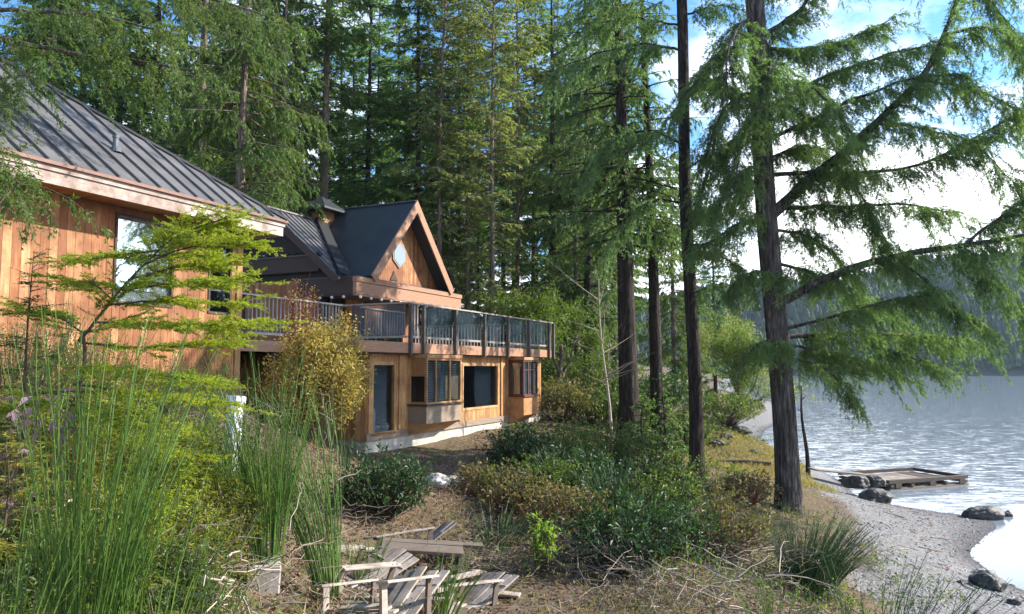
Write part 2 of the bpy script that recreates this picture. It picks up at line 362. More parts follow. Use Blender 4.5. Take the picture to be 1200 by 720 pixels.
# ------------------------------------------------------------------ terrain
CT = np.array([
 (0,0,3.2),(-3,0,3.6),(3,0,2.6),(6,2,1.2),(9,4,.45),(13,5,0.0),(0,4,2.75),(-2.5,4,3.4),(-5,6,4.0),(0,8.5,2.1),(-1.5,8.5,2.2),(-3.1,8,3.2),(-4.6,11,3.5),
 (-2,13.5,2.55),(-3.6,18,2.62),(-2,17.5,2.5),(0,21,2.4),(2.6,29,2.45),(-8,14,4.4),(-10,8,4.6),(-6.2,16,4.1),(-6.5,12,4.2),(-12,20,5),(-6,25,3.4),(-10,35,4.6),
 (0,35,3.2),(-25,45,8),(0,50,4.5),(10,40,2.4),(20,75,2.0),(-30,80,14),(5,80,7),(3,9,1.8),(3,13,1.85),(4,6,1.5),(5.6,10,.85),(6.4,17,.68),(7.6,21,.85),
 (6.5,14,.55),(4.5,20,1.7),(7,27,1.3),(8.5,31,.85),(12,32.5,.6),(11,30,.6),(11.3,27,.42),(12.8,28.2,.0),(15.1,23.9,0),(13.2,21.3,0),(11.5,19,0),(10.9,16.4,0),(11.6,14.6,0),
 (8.2,16,.42),(9.5,18,.38),(10.5,22,.42),(9.6,24.5,.72),(12,25,.22),(20,20,-1.2),(17,13,-1.3),(25,30,-2),(18,32,-1.1),(15.2,34.5,-.35),(14.5,40,0),(16.5,50,0),(12,45,.45),(11,52,.9),
 (22,62,0),(16,60,.8),(30,80,-.3),(40,60,-2.5),(-50,20,9),(-30,0,6),(-30,-25,6),(0,-25,5),(20,-25,.3),(30,0,-2),(-70,70,16)], float)
def tps_fit(c):
    n = len(c); d = np.linalg.norm(c[:, None, :2] - c[None, :, :2], axis=2)
    K = np.where(d > 0, d * d * np.log(d + 1e-12), 0); K += np.eye(n) * 0.4
    Pm = np.hstack([np.ones((n, 1)), c[:, :2]])
    A = np.block([[K, Pm], [Pm.T, np.zeros((3, 3))]])
    return np.linalg.solve(A, np.concatenate([c[:, 2], np.zeros(3)]))
TW = tps_fit(CT)
def ground(x, y):
    x = np.asarray(x, float); y = np.asarray(y, float); sh = x.shape
    q = np.stack([x.ravel(), y.ravel()], 1)
    out = np.empty(len(q))
    for i in range(0, len(q), 20000):
        qq = q[i:i + 20000]
        d = np.linalg.norm(qq[:, None] - CT[None, :, :2], axis=2)
        out[i:i + 20000] = np.where(d > 0, d * d * np.log(d + 1e-12), 0) @ TW[:-3] + TW[-3] + qq @ TW[-2:]
    X, Y = q[:, 0], q[:, 1]
    rr = np.hypot(X + 5, Y - 30); w = np.clip((rr - 60) / 40, 0, 1); w = w * w * (3 - 2 * w)
    far = np.clip((0.30 * Y - X) * .12, -3.5, 16)
    out = out * (1 - w) + far * w
    lump = (np.sin(X * 1.9 + 1.3 * np.sin(Y * 1.1)) * np.sin(Y * 1.7 + np.cos(X * .9)) * .06 + np.sin(X * 4.3 + Y * 2.1) * np.sin(Y * 5.1 - X * 1.3) * .025)
    return (out + lump * np.clip((out - .15) / .8, .12, 1)).reshape(sh)
def gz(x, y): return float(ground(np.array([x]), np.array([y]))[0])

def axis_pts(lo, hi, c, fine, n):
    u = np.linspace(-1, 1, n); v = np.sinh(u * 3.2) / np.sinh(3.2)
    return np.where(v < 0, c + v * (c - lo), c + v * (hi - c))
gx = axis_pts(-350, 260, 3, .2, 340); gy = axis_pts(-150, 420, 15, .2, 340)
GX, GY = np.meshgrid(gx, gy, indexing='ij'); GZ = ground(GX, GY)
tb = MB(); n1, n2 = GX.shape
idx = np.arange(n1 * n2).reshape(n1, n2)
tb.add(np.stack([GX, GY, GZ], -1).reshape(-1, 3), np.stack([idx[:-1, :-1], idx[1:, :-1], idx[1:, 1:], idx[:-1, 1:]], -1).reshape(-1, 4))
m, t, o = mat('ground_soil')
ge = N(t, 'ShaderNodeNewGeometry'); sx = N(t, 'ShaderNodeSeparateXYZ'); t.links.new(ge.outputs['Position'], sx.inputs[0])
na = noise_(t, ge.outputs['Position'], .8, 6, .65); nb_ = noise_(t, ge.outputs['Position'], 9, 6, .7); nc = noise_(t, ge.outputs['Position'], .35, 3)
soil = ramp(t, [(.3, (.055, .036, .022)), (.5, (.125, .085, .055)), (.72, (.21, .155, .10))]); t.links.new(nb_.outputs[0], soil.inputs[0])
moss = ramp(t, [(.3, (.05, .06, .02)), (.7, (.12, .125, .04))]); t.links.new(nb_.outputs[0], moss.inputs[0])
mf = ramp(t, [(.5, (0, 0, 0)), (.66, (1, 1, 1))]); t.links.new(na.outputs[0], mf.inputs[0])
land = mixc(t, mf.outputs[0], soil.outputs[0], moss.outputs[0])
vo = N(t, 'ShaderNodeTexVoronoi'); vo.inputs['Scale'].default_value = 14; t.links.new(ge.outputs['Position'], vo.inputs['Vector'])
vr = ramp(t, [(0, (.06, .06, .062)), (.5, (.17, .165, .165)), (1, (.33, .32, .31))]); t.links.new(vo.outputs['Color'], vr.inputs[0])
grav = mixc(t, .5, vr.outputs[0], (.20, .195, .195))
hz_ = N(t, 'ShaderNodeMath', operation='MULTIPLY_ADD'); hz_.inputs[1].default_value = .5; t.links.new(na.outputs[0], hz_.inputs[0]); t.links.new(sx.outputs[2], hz_.inputs[2])
hr = ramp(t, [(.72, (0, 0, 0)), (.80, (1, 1, 1))]); t.links.new(hz_.outputs[0], hr.inputs[0])
wetr = ramp(t, [(.0, (.35, .35, .37)), (.14, (1, 1, 1))]); t.links.new(sx.outputs[2], wetr.inputs[0])
grav = mixc(t, 1.0, grav, wetr.outputs[0], 'MULTIPLY')
col = mixc(t, hr.outputs[0], grav, land)
b = pbsdf(t, o, .9, 0, .25); t.links.new(col, b.inputs['Base Color'])
hh = mixc(t, hr.outputs[0], vo.outputs['Distance'], nb_.outputs[0])
t.links.new(bump(t, hh, .6, .04), b.inputs['Normal'])
tag(tb.build('ground', m, None, True), kind='structure')

# water
m, t, o = mat('lake_water')
ge = N(t, 'ShaderNodeNewGeometry'); mp = N(t, 'ShaderNodeMapping'); mp.inputs['Rotation'].default_value = (0, 0, R(28)); mp.inputs['Scale'].default_value = (.55, 1.6, 1)
t.links.new(ge.outputs['Position'], mp.inputs[0])
w1 = noise_(t, mp.outputs[0], 9.0, 3, .6); w2 = noise_(t, mp.outputs[0], 2.2, 2, .5)
# calm tongue of water by the beach, rippled further out
ln = N(t, 'ShaderNodeSeparateXYZ'); t.links.new(ge.outputs['Position'], ln.inputs[0])
rm = N(t, 'ShaderNodeMapRange'); rm.inputs['From Min'].default_value = 21; rm.inputs['From Max'].default_value = 34; rm.inputs['To Min'].default_value = .03; rm.inputs['To Max'].default_value = .62
t.links.new(ln.outputs[1], rm.inputs['Value'])
def vm(op, a_, b_):
    n = N(t, 'ShaderNodeVectorMath', operation=op)
    for i_, x_ in ((0, a_), (1, b_)):
        if x_ is None: continue
        if isinstance(x_, tuple): n.inputs[i_].default_value = x_
        else: t.links.new(x_, n.inputs[i_])
    return n.outputs[0]
sl_ = vm('ADD', vm('SUBTRACT', w1.outputs['Color'], (.5, .5, .5)), vm('SUBTRACT', w2.outputs['Color'], (.5, .5, .5)))
sl_ = vm('MULTIPLY', sl_, (.26, .36, 0.0)); sc_ = N(t, 'ShaderNodeVectorMath', operation='SCALE'); t.links.new(sl_, sc_.inputs[0]); t.links.new(rm.outputs[0], sc_.inputs['Scale'])
nn_ = vm('NORMALIZE', vm('ADD', sc_.outputs[0], (0, 0, 1.0)), None)
b = pbsdf(t, o, .10, 0, .5); b.inputs['Base Color'].default_value = (.20, .245, .29, 1); b.inputs['IOR'].default_value = 1.33
t.links.new(nn_, b.inputs['Normal'])
wb = MB(); wb.add([(-300, -400, 0), (2500, -400, 0), (2500, 3000, 0), (-300, 3000, 0)], [(0, 1, 2, 3)])
tag(wb.build('lake_water', m), kind='structure')

# far shore
fx = np.linspace(-500, 1500, 160); prof = np.array([0, 2, 14, 30, 46, 56, 58, 40]); offs = np.array([0, 3, 25, 60, 110, 170, 240, 340])
hb = MB(); hv = []
def far_top(x): return .70 + .75 * np.clip((x - 60) / 260, 0, 1) + .10 * np.sin(x / 60) + .06 * np.sin(x / 23)
def far_y(x): return 400 + 30 * np.sin(x / 170) - .16 * x
for x in fx: hv += [(x, far_y(x) + o_, h_ * (far_top(x) if h_ > 2 else 1) - .5) for o_, h_ in zip(offs, prof)]
ii = np.arange(len(hv)).reshape(160, 8)
hb.add(hv, np.stack([ii[:-1, :-1], ii[1:, :-1], ii[1:, 1:], ii[:-1, 1:]], -1).reshape(-1, 4))
tag(hb.build('far_hills', simple('far_hillside', (.06, .07, .045), .95, 0, .4, .05), None, True), kind='structure')
fb = MB(); k = 11000
fxx = rng.uniform(-150, 900, k); u = rng.uniform(0, 1, k) ** 1.2
fo = 3 + u * 240; fz = np.interp(fo, offs, prof) * np.where(fo > 3, far_top(fxx), 1) - .8
fy = far_y(fxx) + fo; fh = rng.uniform(6, 14, k); fr = fh * rng.uniform(.22, .34, k)
ang = np.arange(6) / 6 * 2 * math.pi
for lv in range(3):
    z0 = fz + fh * (.08 + .28 * lv); z1 = np.minimum(z0 + fh * .5, fz + fh); rr = fr * (1 - .28 * lv)
    ring = np.stack([fxx[:, None] + rr[:, None] * np.cos(ang + lv) * rng.uniform(.7, 1.2, (k, 6)), fy[:, None] + rr[:, None] * np.sin(ang + lv), np.repeat(z0[:, None], 6, 1) + rng.normal(0, .6, (k, 6))], -1)
    v = np.concatenate([ring, np.stack([fxx, fy, z1], -1)[:, None]], 1)
    q = (np.arange(k) * 7)[:, None, None] + np.array([[j, (j + 1) % 6, 6] for j in range(6)])[None]
    fb.add(v.reshape(-1, 3), q.reshape(-1, 3))
tag(fb.build('far_forest', M['far_fir']), 'blue green conifer forest covering the far shore of the lake', 'forest', kind='stuff')

hb_ = MB(); hb_.box((-355, -155, -6), (1300, 900, 95)); tag(hb_.build('haze', M['haze']), kind='stuff')

# ------------------------------------------------------------------ houses
DA = math.atan2(405, F / math.cos(PITCH)); RZ = math.pi / 2 - DA      # both houses run the same way
Dv = np.array([math.sin(DA), math.cos(DA), 0]); Iv = np.array([-math.cos(DA), math.sin(DA), 0])   # local x, local y

def siding(mb, x0, x1, y, z0, z1, holes=(), w=.145, gap=.006, th=.025, jit=.004, face=-1):
    """Vertical boards on the plane y (facing -y) with rectangular holes (xa, xb, za, zb)."""
    xs = [x0]
    while xs[-1] + w < x1 - .03: xs.append(xs[-1] + w)
    xs.append(x1)
    for a, b_ in zip(xs[:-1], xs[1:]):
        cuts = [(a, b_)]
        for h in holes:
            nc_ = []
            for c0, c1 in cuts:
                for e in (h[0], h[1]):
                    pass
                pts = sorted({c0, c1} | {e for e in (h[0], h[1]) if c0 < e < c1})
                nc_ += list(zip(pts[:-1], pts[1:]))
            cuts = nc_
        for c0, c1 in cuts:
            mid = (c0 + c1) / 2; segs = [(z0, z1)]
            for h in holes:
                if h[0] < mid < h[1]:
                    ns_ = []
                    for s0, s1 in segs:
                        if h[2] > s0: ns_.append((s0, min(s1, h[2])))
                        if h[3] < s1: ns_.append((max(s0, h[3]), s1))
                    segs = ns_
            j = random.uniform(0, jit)
            for s0, s1 in segs:
                if s1 - s0 > .01: mb.box((c0 + gap / 2, y + face * (th + j), s0), (c1 - gap / 2, y, s1))

def siding_x(mb, y0, y1, x, z0, z1, w=.145, holes=()):
    """Boards on the plane x facing -x."""
    t_ = MB(); siding(t_, y0, y1, x, z0, z1, holes, w)
    for v, f in zip(t_.v, t_.f): pass
    off = mb.n
    V = np.vstack(t_.v)[:, [1, 0, 2]]
    for f in t_.f: mb.f.append(f[:, ::-1] + off)
    mb.v.append(V); mb.n += len(V)

def frame_xz(mb, x0, x1, y0, y1, z0, z1, w):
    """A rectangular frame in the xz plane, y0..y1 deep, outside x0..x1, z0..z1."""
    mb.box((x0 - w, y0, z0 - w), (x0, y1, z1 + w)); mb.box((x1, y0, z0 - w), (x1 + w, y1, z1 + w))
    mb.box((x0, y0, z1), (x1, y1, z1 + w)); mb.box((x0, y0, z0 - w), (x1, y1, z0))

def window(par, x0, x1, y, z0, z1, gm, fm, fw=.06, mull=(), bars=(), proud=.05, inset=.02, name='window'):
    fr = MB(); frame_xz(fr, x0, x1, y - proud, y + .06, z0, z1, fw)
    for q in mull: fr.box((q - .022, y - proud + .008, z0), (q + .022, y + .05, z1))
    for q in bars: fr.box((x0, y - proud + .014, q - .018), (x1, y + .045, q + .018))
    wo_ = fr.build(name, fm, par)
    g = MB(); g.box((x0 + .001, y + inset, z0 + .001), (x1 - .001, y + inset + .012, z1 - .001)); g.build('pane', gm, wo_)
    return wo_

def xl(org, px, y):
    """local x on the house plane y of the point seen at photograph column px."""
    k_ = (px - CX) / F * math.cos(PITCH)      # close to the horizon
    A = org[0] + Iv[0] * y; B_ = org[1] + Iv[1] * y
    k_ = (px - CX) / F
    return (k_ * B_ - A) / (Dv[0] - k_ * Dv[1])
def depth(org, x, y): return org[1] + Dv[1] * x + Iv[1] * y
def zl(org, px, py, y):
    x = xl(org, px, y); return P(px, py, depth(org, x, y))[2]

# --- left house: local origin at the near roof corner F0, x along the eave away from the camera
F0 = P(328, 277, 17.3); OA = np.array([F0[0], F0[1], 0.0]); ZB = F0[2]; ZT = ZB + .46
ha = empty('wood_house', OA, RZ, 'brown cedar house with grey ribbed metal hip roof and pale weathered fascia', 'house')
YW = .75; XE = -.5
wx0, wx1 = xl(OA, 131, YW), xl(OA, 197, YW); wz1 = zl(OA, 160, 258, YW); wz0 = zl(OA, 160, 355, YW)
nx0, nx1 = xl(OA, 243, YW), xl(OA, 266, YW); nz1 = zl(OA, 255, 290, YW); nz0 = zl(OA, 255, 366, YW)
wm = MB()
holes = [(wx0 - .05, wx1 + .05, wz0 - .05, wz1 + .05), (nx0 - .05, nx1 + .05, nz0 - .05, nz1 + .05)]
siding(wm, -13, XE - .1, YW, 3.2, ZB + .05, holes, .16)
siding_x(wm, YW, 9.2, XE - .02, 3.2, ZB + .05, .16)
V_ = None
wm.build('wall', M['cedar'], ha)
cm = MB(); cm.box((-13, YW + .06, 3.1), (XE - .08, YW + .16, wz0 - .06)); cm.box((-13, YW + .06, wz1 + .06), (XE - .08, YW + .16, ZB)); cm.box((-13, YW + 3.0, 3.1), (XE - .1, YW + 3.1, ZB))
cm.box((XE - .2, YW + .17, 3.1), (XE - .06, 9.2, ZB)); cm.build('inner_wall', M['interior'], ha)
pm = MB(); pm.box((XE - .1, YW - .06, 3.2), (XE + .06, YW + .1, ZB + .05)); pm.build('corner_post', M['cedar_gold'], ha)
window(ha, wx0, wx1, YW, wz0, wz1, M['glass_bright'], M['dark_wood'], .05)
window(ha, nx0, nx1, YW, nz0, nz1, M['glass_dark'], M['dark_wood'], .05)
# fascia: upper and lower board, running along the eave and round the corner
fm_ = MB()
fm_.box((-13.3, -.05, ZB), (.05, .0, ZB + .215)); fm_.box((-13.3, -.08, ZB + .22), (.08, .0, ZT - .125))
fm_.box((0, .001, ZB + .002), (.049, 10, ZB + .213)); fm_.box((0, .001, ZB + .222), (.078, 10, ZT - .127))
fm_.build('fascia', M['fascia'], ha)
sf = MB(); k_ = -13.2
while k_ < -.02:
    sf.box((k_ + .004, .01, ZB + .06), (k_ + .136, YW + .1, ZB + .08)); k_ += .14
sf.box((-.2, YW, ZB + .06), (-.003, 9.8, ZB + .08))
sf.build('soffit', M['cedar_gold'], ha)
SL = .733; zr = lambda y: ZT + SL * y
rf = MB()
def slab(mb, pts, th=.05):
    p = np.array(pts, float); mb.prism(p - np.array([0, 0, th]), (0, 0, th))
e = .12
q = [(-13.3, -e, zr(-e)), (e, -e, zr(-e)), (-5, 5, zr(5)), (-8.3, 5, zr(5))]
slab(rf, q); slab(rf, [(e, -e, zr(-e) - .003), (e, 10 + e, zr(-e) - .003), (-5, 5, zr(5) - .003)])
slab(rf, [(e, 10 + e, zr(-e)), (-13.3, 10 + e, zr(-e)), (-8.3, 5, zr(5)), (-5, 5, zr(5))])
x = -.35
while x > -13:
    ytop = min(5, -x) - .02
    if x < -8.3: ytop = min(5, (x + 13.3)) 
    if ytop > .1: rf.beam((x, -e, zr(-e) + .025), (x, ytop, zr(ytop) + .025), .028, .055)
    x -= .44
for y in np.arange(.4, 9.9, .44):
    xt = -min(y, 10 - y)
    rf.beam((e, y, zr(-e) + .02), (xt, y, zr(-xt) + .02), .028, .05)
rf.beam((e, -e, zr(-e) + .03), (-5, 5, zr(5) + .03), .16, .05)
rf.build('roof', M['metal_roof'], ha)
ed = MB(); ed.box((-13.3, -e - .012, zr(-e) - .055), (e + .012, -e - .002, zr(-e) + .004)); ed.build('drip_edge', simple('copper_edge', (.17, .085, .06), .6, .2), ha)
vx, vy = -3.55, 1.05
vp = MB(); vp.tubes([(vx, vy, zr(vy) - .05), (vx, vy, zr(vy) + .26)], [.055, .055], 12, True); vp.tubes([(vx, vy, zr(vy) + .262), (vx, vy, zr(vy) + .31)], [.068, .068], 12, True)
vp.tubes([(vx, vy, zr(vy) - .03), (vx, vy, zr(vy) + .08)], [.13, .075], 12)
vp.build('vent_pipe', M['galv'], ha)

# --- lake house: local origin under the deck corner C0
C0 = P(479, 354, 20.0); OB = np.array([C0[0], C0[1], 0.0]); ZRAIL = C0[2]; ZF = ZRAIL - 1.10; ZS = ZF - .30
hbm = empty('lake_house', OB, RZ, 'lake house with steep gabled dormer above a wide deck and cedar lower storey', 'house')
XEND = xl(OB, 646, 0)
YL = .30
wall = MB(); z_w0 = 2.95
d0, d1 = xl(OB, 437, YL), xl(OB, 461, YL); dz1 = zl(OB, 450, 428, YL); dz0 = zl(OB, 450, 506, YL)
a0, a1 = xl(OB, 478, YL), xl(OB, 541, YL - .62)
p0, p1 = xl(OB, 542, YL), xl(OB, 582, YL); pz1 = zl(OB, 560, 429, YL); pz0 = zl(OB, 560, 477, YL)
b0, b1 = xl(OB, 595, YL), xl(OB, 630, YL - .62)
XW0, XW1 = xl(OB, 430, YL), xl(OB, 633, YL)
az1 = zl(OB, 500, 418, YL); az0 = zl(OB, 500, 474, YL)
siding(wall, XW0, XW1, YL, z_w0, ZS, [(d0 - .05, d1 + .05, dz0 - .05, dz1 + .05), (p0 - .05, p1 + .05, pz0 - .05, pz1 + .05), (a0 + .1, a1 - .1, az0, az1), (b0 + .1, b1 - .05, az0, az1)], .15)
siding_x(wall, YL, 6.5, XW0 + .02, z_w0, ZS, .15)
wall.build('wall', M['cedar_gold'], hbm)
iw = MB(); iw.box((XW0 + .1, 3.2, z_w0), (XW1, 3.3, ZS)); iw.box((XW0 + .05, YL + .03, z_w0 - .02), (XW1, 3.2, z_w0)); iw.box((XW1 - .08, YL + .02, z_w0), (XW1 - .02, 6.5, ZS))
iw.box((XW0 + .06, YL + .1, z_w0), (XW0 + .12, 6.5, ZS)); iw.build('inner_wall', M['interior'], hbm)
fo_ = MB(); fo_.box((XW0 + .02, YL + .01, 1.6), (XW1 - .02, YL + .25, z_w0 - .004)); fo_.box((XW0 + .03, YL + .26, 1.6), (XW0 + .25, 6.5, z_w0 - .004)); fo_.build('foundation', M['concrete'], hbm)
sk = MB(); sk.box((XW0 - .02, YL - .05, z_w0 - .02), (XW1, YL - .031, z_w0 + .16)); sk.build('skirt_board', M['cedar_grey'], hbm)
# door with a dark pane
dr = window(hbm, d0, d1, YL, dz0, dz1, M['glass_dark'], M['cedar_gold'], .09, name='door')
for q in (XW0 + .1, d1 + .28, p0 - .22, p1 + .30):
    tr_ = MB(); tr_.box((q - .07, YL - .07, z_w0 + .17), (q + .07, YL - .032, ZS)); tr_.build('trim_board', M['cedar_gold'], hbm)
window(hbm, p0, p1, YL, pz0, pz1, M['glass_dark'], M['cedar_gold'], .07)
def bay(x0, x1, zs, zt, zbot, dep, nm, mulls, red):
    """Projecting box window with a sloping underside."""
    o = MB(); yb = YL - .03; yf = YL - dep
    # apron box of horizontal boards below the sill, tapering back underneath
    o.box((x0, yf, zbot + .30), (x1, yb, zs))
    apron = o.build(nm, M['cedar_grey'] if not red else M['cedar_gold'], hbm)
    un = MB(); un.prism([(x0 + .01, yf + .01, zbot + .297), (x0 + .01, yb, zbot + .297), (x0 + .01, yb, zbot - .02)], (x1 - x0 - .02, 0, 0)); un.build('underside', M['cedar_gold'], apron)
    si = MB(); si.box((x0 - .05, yf - .06, zs + .002), (x1 + .05, yb, zs + .045)); si.build('sill', M['red_trim'] if red else M['dark_wood'], apron)
    hd = MB(); hd.box((x0 - .02, yf - .03, zt - .02), (x1 + .02, yb, zt + .08)); hd.build('head', M['cedar_gold'], apron)
    fr = MB(); w = .055; z0 = zs + .046; z1 = zt - .022
    for q in [x0 + w / 2] + mulls + [x1 - w / 2]: fr.box((q - w / 2, yf, z0), (q + w / 2, yf + .07, z1))
    fr.box((x0 + w, yf + .005, z1 - .06), (x1 - w, yf + .065, z1 - .001)); fr.box((x0 + w, yf + .005, z0 + .001), (x1 - w, yf + .065, z0 + .05))
    if red:
        zz = z1 - .35; fr.box((x0 + w, yf + .012, zz - .015), (x1 - w, yf + .05, zz + .015))
    for xx in (x0, x1 - .05):
        fr.box((xx, yb - .07, z0), (xx + .05, yb, z1)); fr.box((xx + .003, yf + .072, z0), (xx + .047, yb - .072, z0 + .32 if False else z0 + .06)); fr.box((xx + .003, yf + .072, z1 - .5 if not red else z1 - .1), (xx + .047, yb - .072, z1))
    fr.build('frame', M['cedar_gold'] if not red else M['red_trim'], apron)
    g = MB(); g.box((x0 + w, yf + .03, z0 + .05), (x1 - w, yf + .04, z1 - .06)); g.box((x0 + .02, yf + .075, z0 + .06), (x0 + .03, yb - .075, z1 - .1)); g.box((x1 - .03, yf + .075, z0 + .06), (x1 - .02, yb - .075, z1 - .1))
    g.build('pane', M['glass_dark'] if not red else M['glass_rail'], apron)
    bl = MB()
    for zz in np.arange(z0 + .08, z1 - .1, .05): bl.box((x0 + .12, yf + .10, zz), (x1 - .12, yf + .12, zz + .018))
    bl.build('blind', simple('grey_blind', (.22, .23, .24), .7), apron)
bay(a0, a1, zl(OB, 500, 475, 0), ZS - .09, zl(OB, 500, 506, YL), .62, 'bay_window', [a0 + (a1 - a0) * q for q in (.26, .66)], False)
bay(b0, b1, zl(OB, 610, 465, 0), ZS - .09, zl(OB, 610, 494, YL), .62, 'bay_window', [b0 + (b1 - b0) * q for q in (.33, .66)], True)
# deck
dk = MB(); y = -.02
while y < 6.8:
    dk.box((-2.3 if y < 2.1 else -6.2, y, ZF - .04), (XEND + .05, y + .135, ZF)); y += .14
dk_o = dk.build('deck', M['rail_wood'], hbm)
js = MB(); js.box((-2.25, -.045, ZS + .02), (XEND + .06, 0, ZF - .01)); js.box((-2.29, 0, ZS + .02), (-2.25, 2.3, ZF - .01)); js.box((XEND + .02, .002, ZS + .022), (XEND + .058, 6.7, ZF - .042)); js.box((-6.2, 2.16, ZS + .02), (-2.30, 2.2, ZF - .01))
js.build('rim_joist', M['fascia_red'], dk_o)
jj = MB()
for x in np.arange(-2, XEND, .6): jj.box((x, .02, ZS + .03), (x + .05, 6.6, ZF - .045))
for x in np.arange(-6, -2.4, .6): jj.box((x, 2.22, ZS + .03), (x + .05, 6.6, ZF - .045))
jj.build('joist', M['dark_wood'], dk_o)
su = MB(); su.box((-2.2, .01, ZS - .006), (XEND, 6.6, ZS + .014)); su.build('soffit', M['dark_wood'], dk_o)
# posts carrying the near part of the deck and a low retaining wall beneath
for x in (-6.0, -4.1, -2.6):
    sup = MB(); sup.box((x - .07, 2.3, 2.0), (x + .07, 2.44, ZS + .02)); sup.build('support_post', M['dark_wood'], dk_o)
bk = MB(); bk.box((-6.2, 5.0, 2.0), (-2.2, 5.1, ZS)); bk.build('crawl_wall', M['dark_wood'], hbm)
st = MB(); st.box((-5.5, .9, 2.3), (XW0 - .05, 1.1, 2.85)); st.build('retaining_board', M['cedar_grey'], hbm)
# railing
rail = MB(); ya = .0
rail.box((-.05, ya - .06, ZRAIL - .04), (XEND + .06, ya + .08, ZRAIL)); rail.box((-.06, ya + .081, ZRAIL - .041), (.08, 2.28, ZRAIL - .001)); rail.box((-6.0, 2.14, ZRAIL - .042), (-.061, 2.28, ZRAIL - .002))
rail.box((XEND - .05, .081, ZRAIL - .041), (XEND + .06, 6.6, ZRAIL - .001))
rail.box((0, ya - .02, ZF + .13), (XEND, ya + .02, ZF + .19)); rail.box((-.02, ya + .05, ZF + .131), (.02, 2.2, ZF + .191)); rail.box((-6, 2.2, ZF + .13), (-.05, 2.24, ZF + .19)); rail.box((XEND - .02, .05, ZF + .132), (XEND + .02, 6.6, ZF + .188))
rail_o = rail.build('railing', M['rail_wood'], hbm)
def post(x, y, low): 
    pb = MB(); pb.box((x - .045, y - .045, ZF - low), (x + .045, y + .045, ZRAIL - .043)); pb.build('post', M['rail_dark'], rail_o)
pcols = [478, 493.4, 531, 565, 592.6, 617, 641]
pxs = [xl(OB, c, 0) for c in pcols] + [XEND + .01]
for x in pxs: post(x, -.09, .33)
ypost = [1.72, 2.2]
for y in ypost: post(-.09, y, .2)
for x in (-.95, -2.0, -3.68, -5.8): post(x, 2.20, .2)
def pane_y(x0, x1, y):
    g = MB(); g.box((x0, y, ZF + .2), (x1, y + .008, ZRAIL - .06)); g.build('glass_panel', M['glass_rail'], rail_o)
for i in range(1, 6): pane_y(pxs[i] + .05, pxs[i + 1] - .05, 0.0)
g = MB(); g.box((0, .1, ZF + .2), (.008, 1.66, ZRAIL - .06)); g.build('glass_panel', glass('reflecting_railing_glass', (.12, .16, .19), .35, .35), rail_o)
bal = MB(); bal.box((-.018, -.018, ZF + .191), (.018, .018, ZRAIL - .044)); bal_me = bal.mesh('baluster', M['rail_wood'])
def balus(x, y):
    o = link('baluster', bal_me, rail_o); o.location = (x, y, 0)
for x in np.arange(pxs[0] + .16, pxs[1] - .08, .15): balus(x, 0)
for x in list(np.arange(-.85, -.12, .14)) + list(np.arange(-3.6, -2.1, .14)) + list(np.arange(-1.9, -1.0, .14)): balus(x, 2.21)
for x in np.arange(pxs[6] + .08, XEND - .04, .13): balus(x, 0)
for y in np.arange(.3, 6.5, .15): balus(XEND, y)
for x in np.arange(4.2, XEND - .4, 1.25):       # far side railing seen through the glass
    pass
# main roof over the deck: E0 in local coordinates
EX, EY = 4.31, 4.97
zb0 = zl(OB, 417, 346, EY); zb1 = zl(OB, 417, 324, EY); XB1 = xl(OB, 540, EY)
bm_ = MB(); bm_.box((EX, EY, zb0), (XB1, EY + .14, zb1 - .17)); bm_.box((EX - .03, EY - .04, zb1 - .165), (XB1 + .03, EY + .14, zb1))
bm_.build('eave_beam', M['fascia_red'], hbm)
bm2 = MB(); bm2.box((EX + .002, EY + .141, zb0 + .002), (EX + .14, 7.6, zb1 - .002)); bm2.build('eave_return', M['dark_wood'], hbm)
cl = MB(); cl.box((EX + .15, EY + .15, zb0 + .12), (XB1 - .1, 7.4, zb0 + .16)); cl.build('porch_ceiling', M['dark_wood'], hbm)
fl = MB(); fl.box((EX, EY + .0, zb1 + .002), (XB1, 7.6, zb1 + .03)); fl.build('porch_roof', M['metal_dark'], hbm)
# dormer
gx0, gx1 = xl(OB, 434, EY), xl(OB, 528, EY); gxc = (gx0 + gx1) / 2
YA = EY - .05
zap = P(477, 241, depth(OB, gxc, YA))[2]; zft = zb1 + .03
sld = (zap - zft) / (gxc - gx0)
YR = 9.0; XR0 = 4.05; XR1 = 11.3; zrg = 10.78; YE = 5.65; zE = 7.98
dm = MB()
for s_, xe in ((-1, gx0), (1, gx1)):
    n_ = np.array([s_ * sld, 0, 1]); n_ /= np.linalg.norm(n_)
    a_ = np.array([gxc, YA, zap]); b_ = np.array([xe - 0, YA, zft])
    dm.prism([a_, b_, b_ + n_ * .12, a_ + np.array([0, 0, .12 / n_[2]])], (0, YR - YA + .2, 0))
dm.box((gxc - .09, YA, zap + .12 / n_[2] - .02), (gxc + .09, YR + .2, zap + .12 / n_[2] + .03))
dm.build('dormer_roof', M['metal_dark'], hbm)
rk = MB()
for s_, xe in ((-1, gx0), (1, gx1)):
    n_ = np.array([s_ * sld, 0, 1]); n_ /= np.linalg.norm(n_)
    a_ = np.array([gxc, YA - .055, zap + .14 / n_[2]]); b_ = np.array([xe, YA - .055, zft]) + n_ * .14
    rk.prism([a_, b_, b_ - n_ * .34, np.array([gxc, YA - .055, zap - .20 / n_[2]])], (0, .05, 0))
rk.build('rake_board', M['fascia_red'], hbm)
YG = EY + .6
gw = MB(); hw = gxc - gx0 - .1; w = .15
x = gx0 + .1
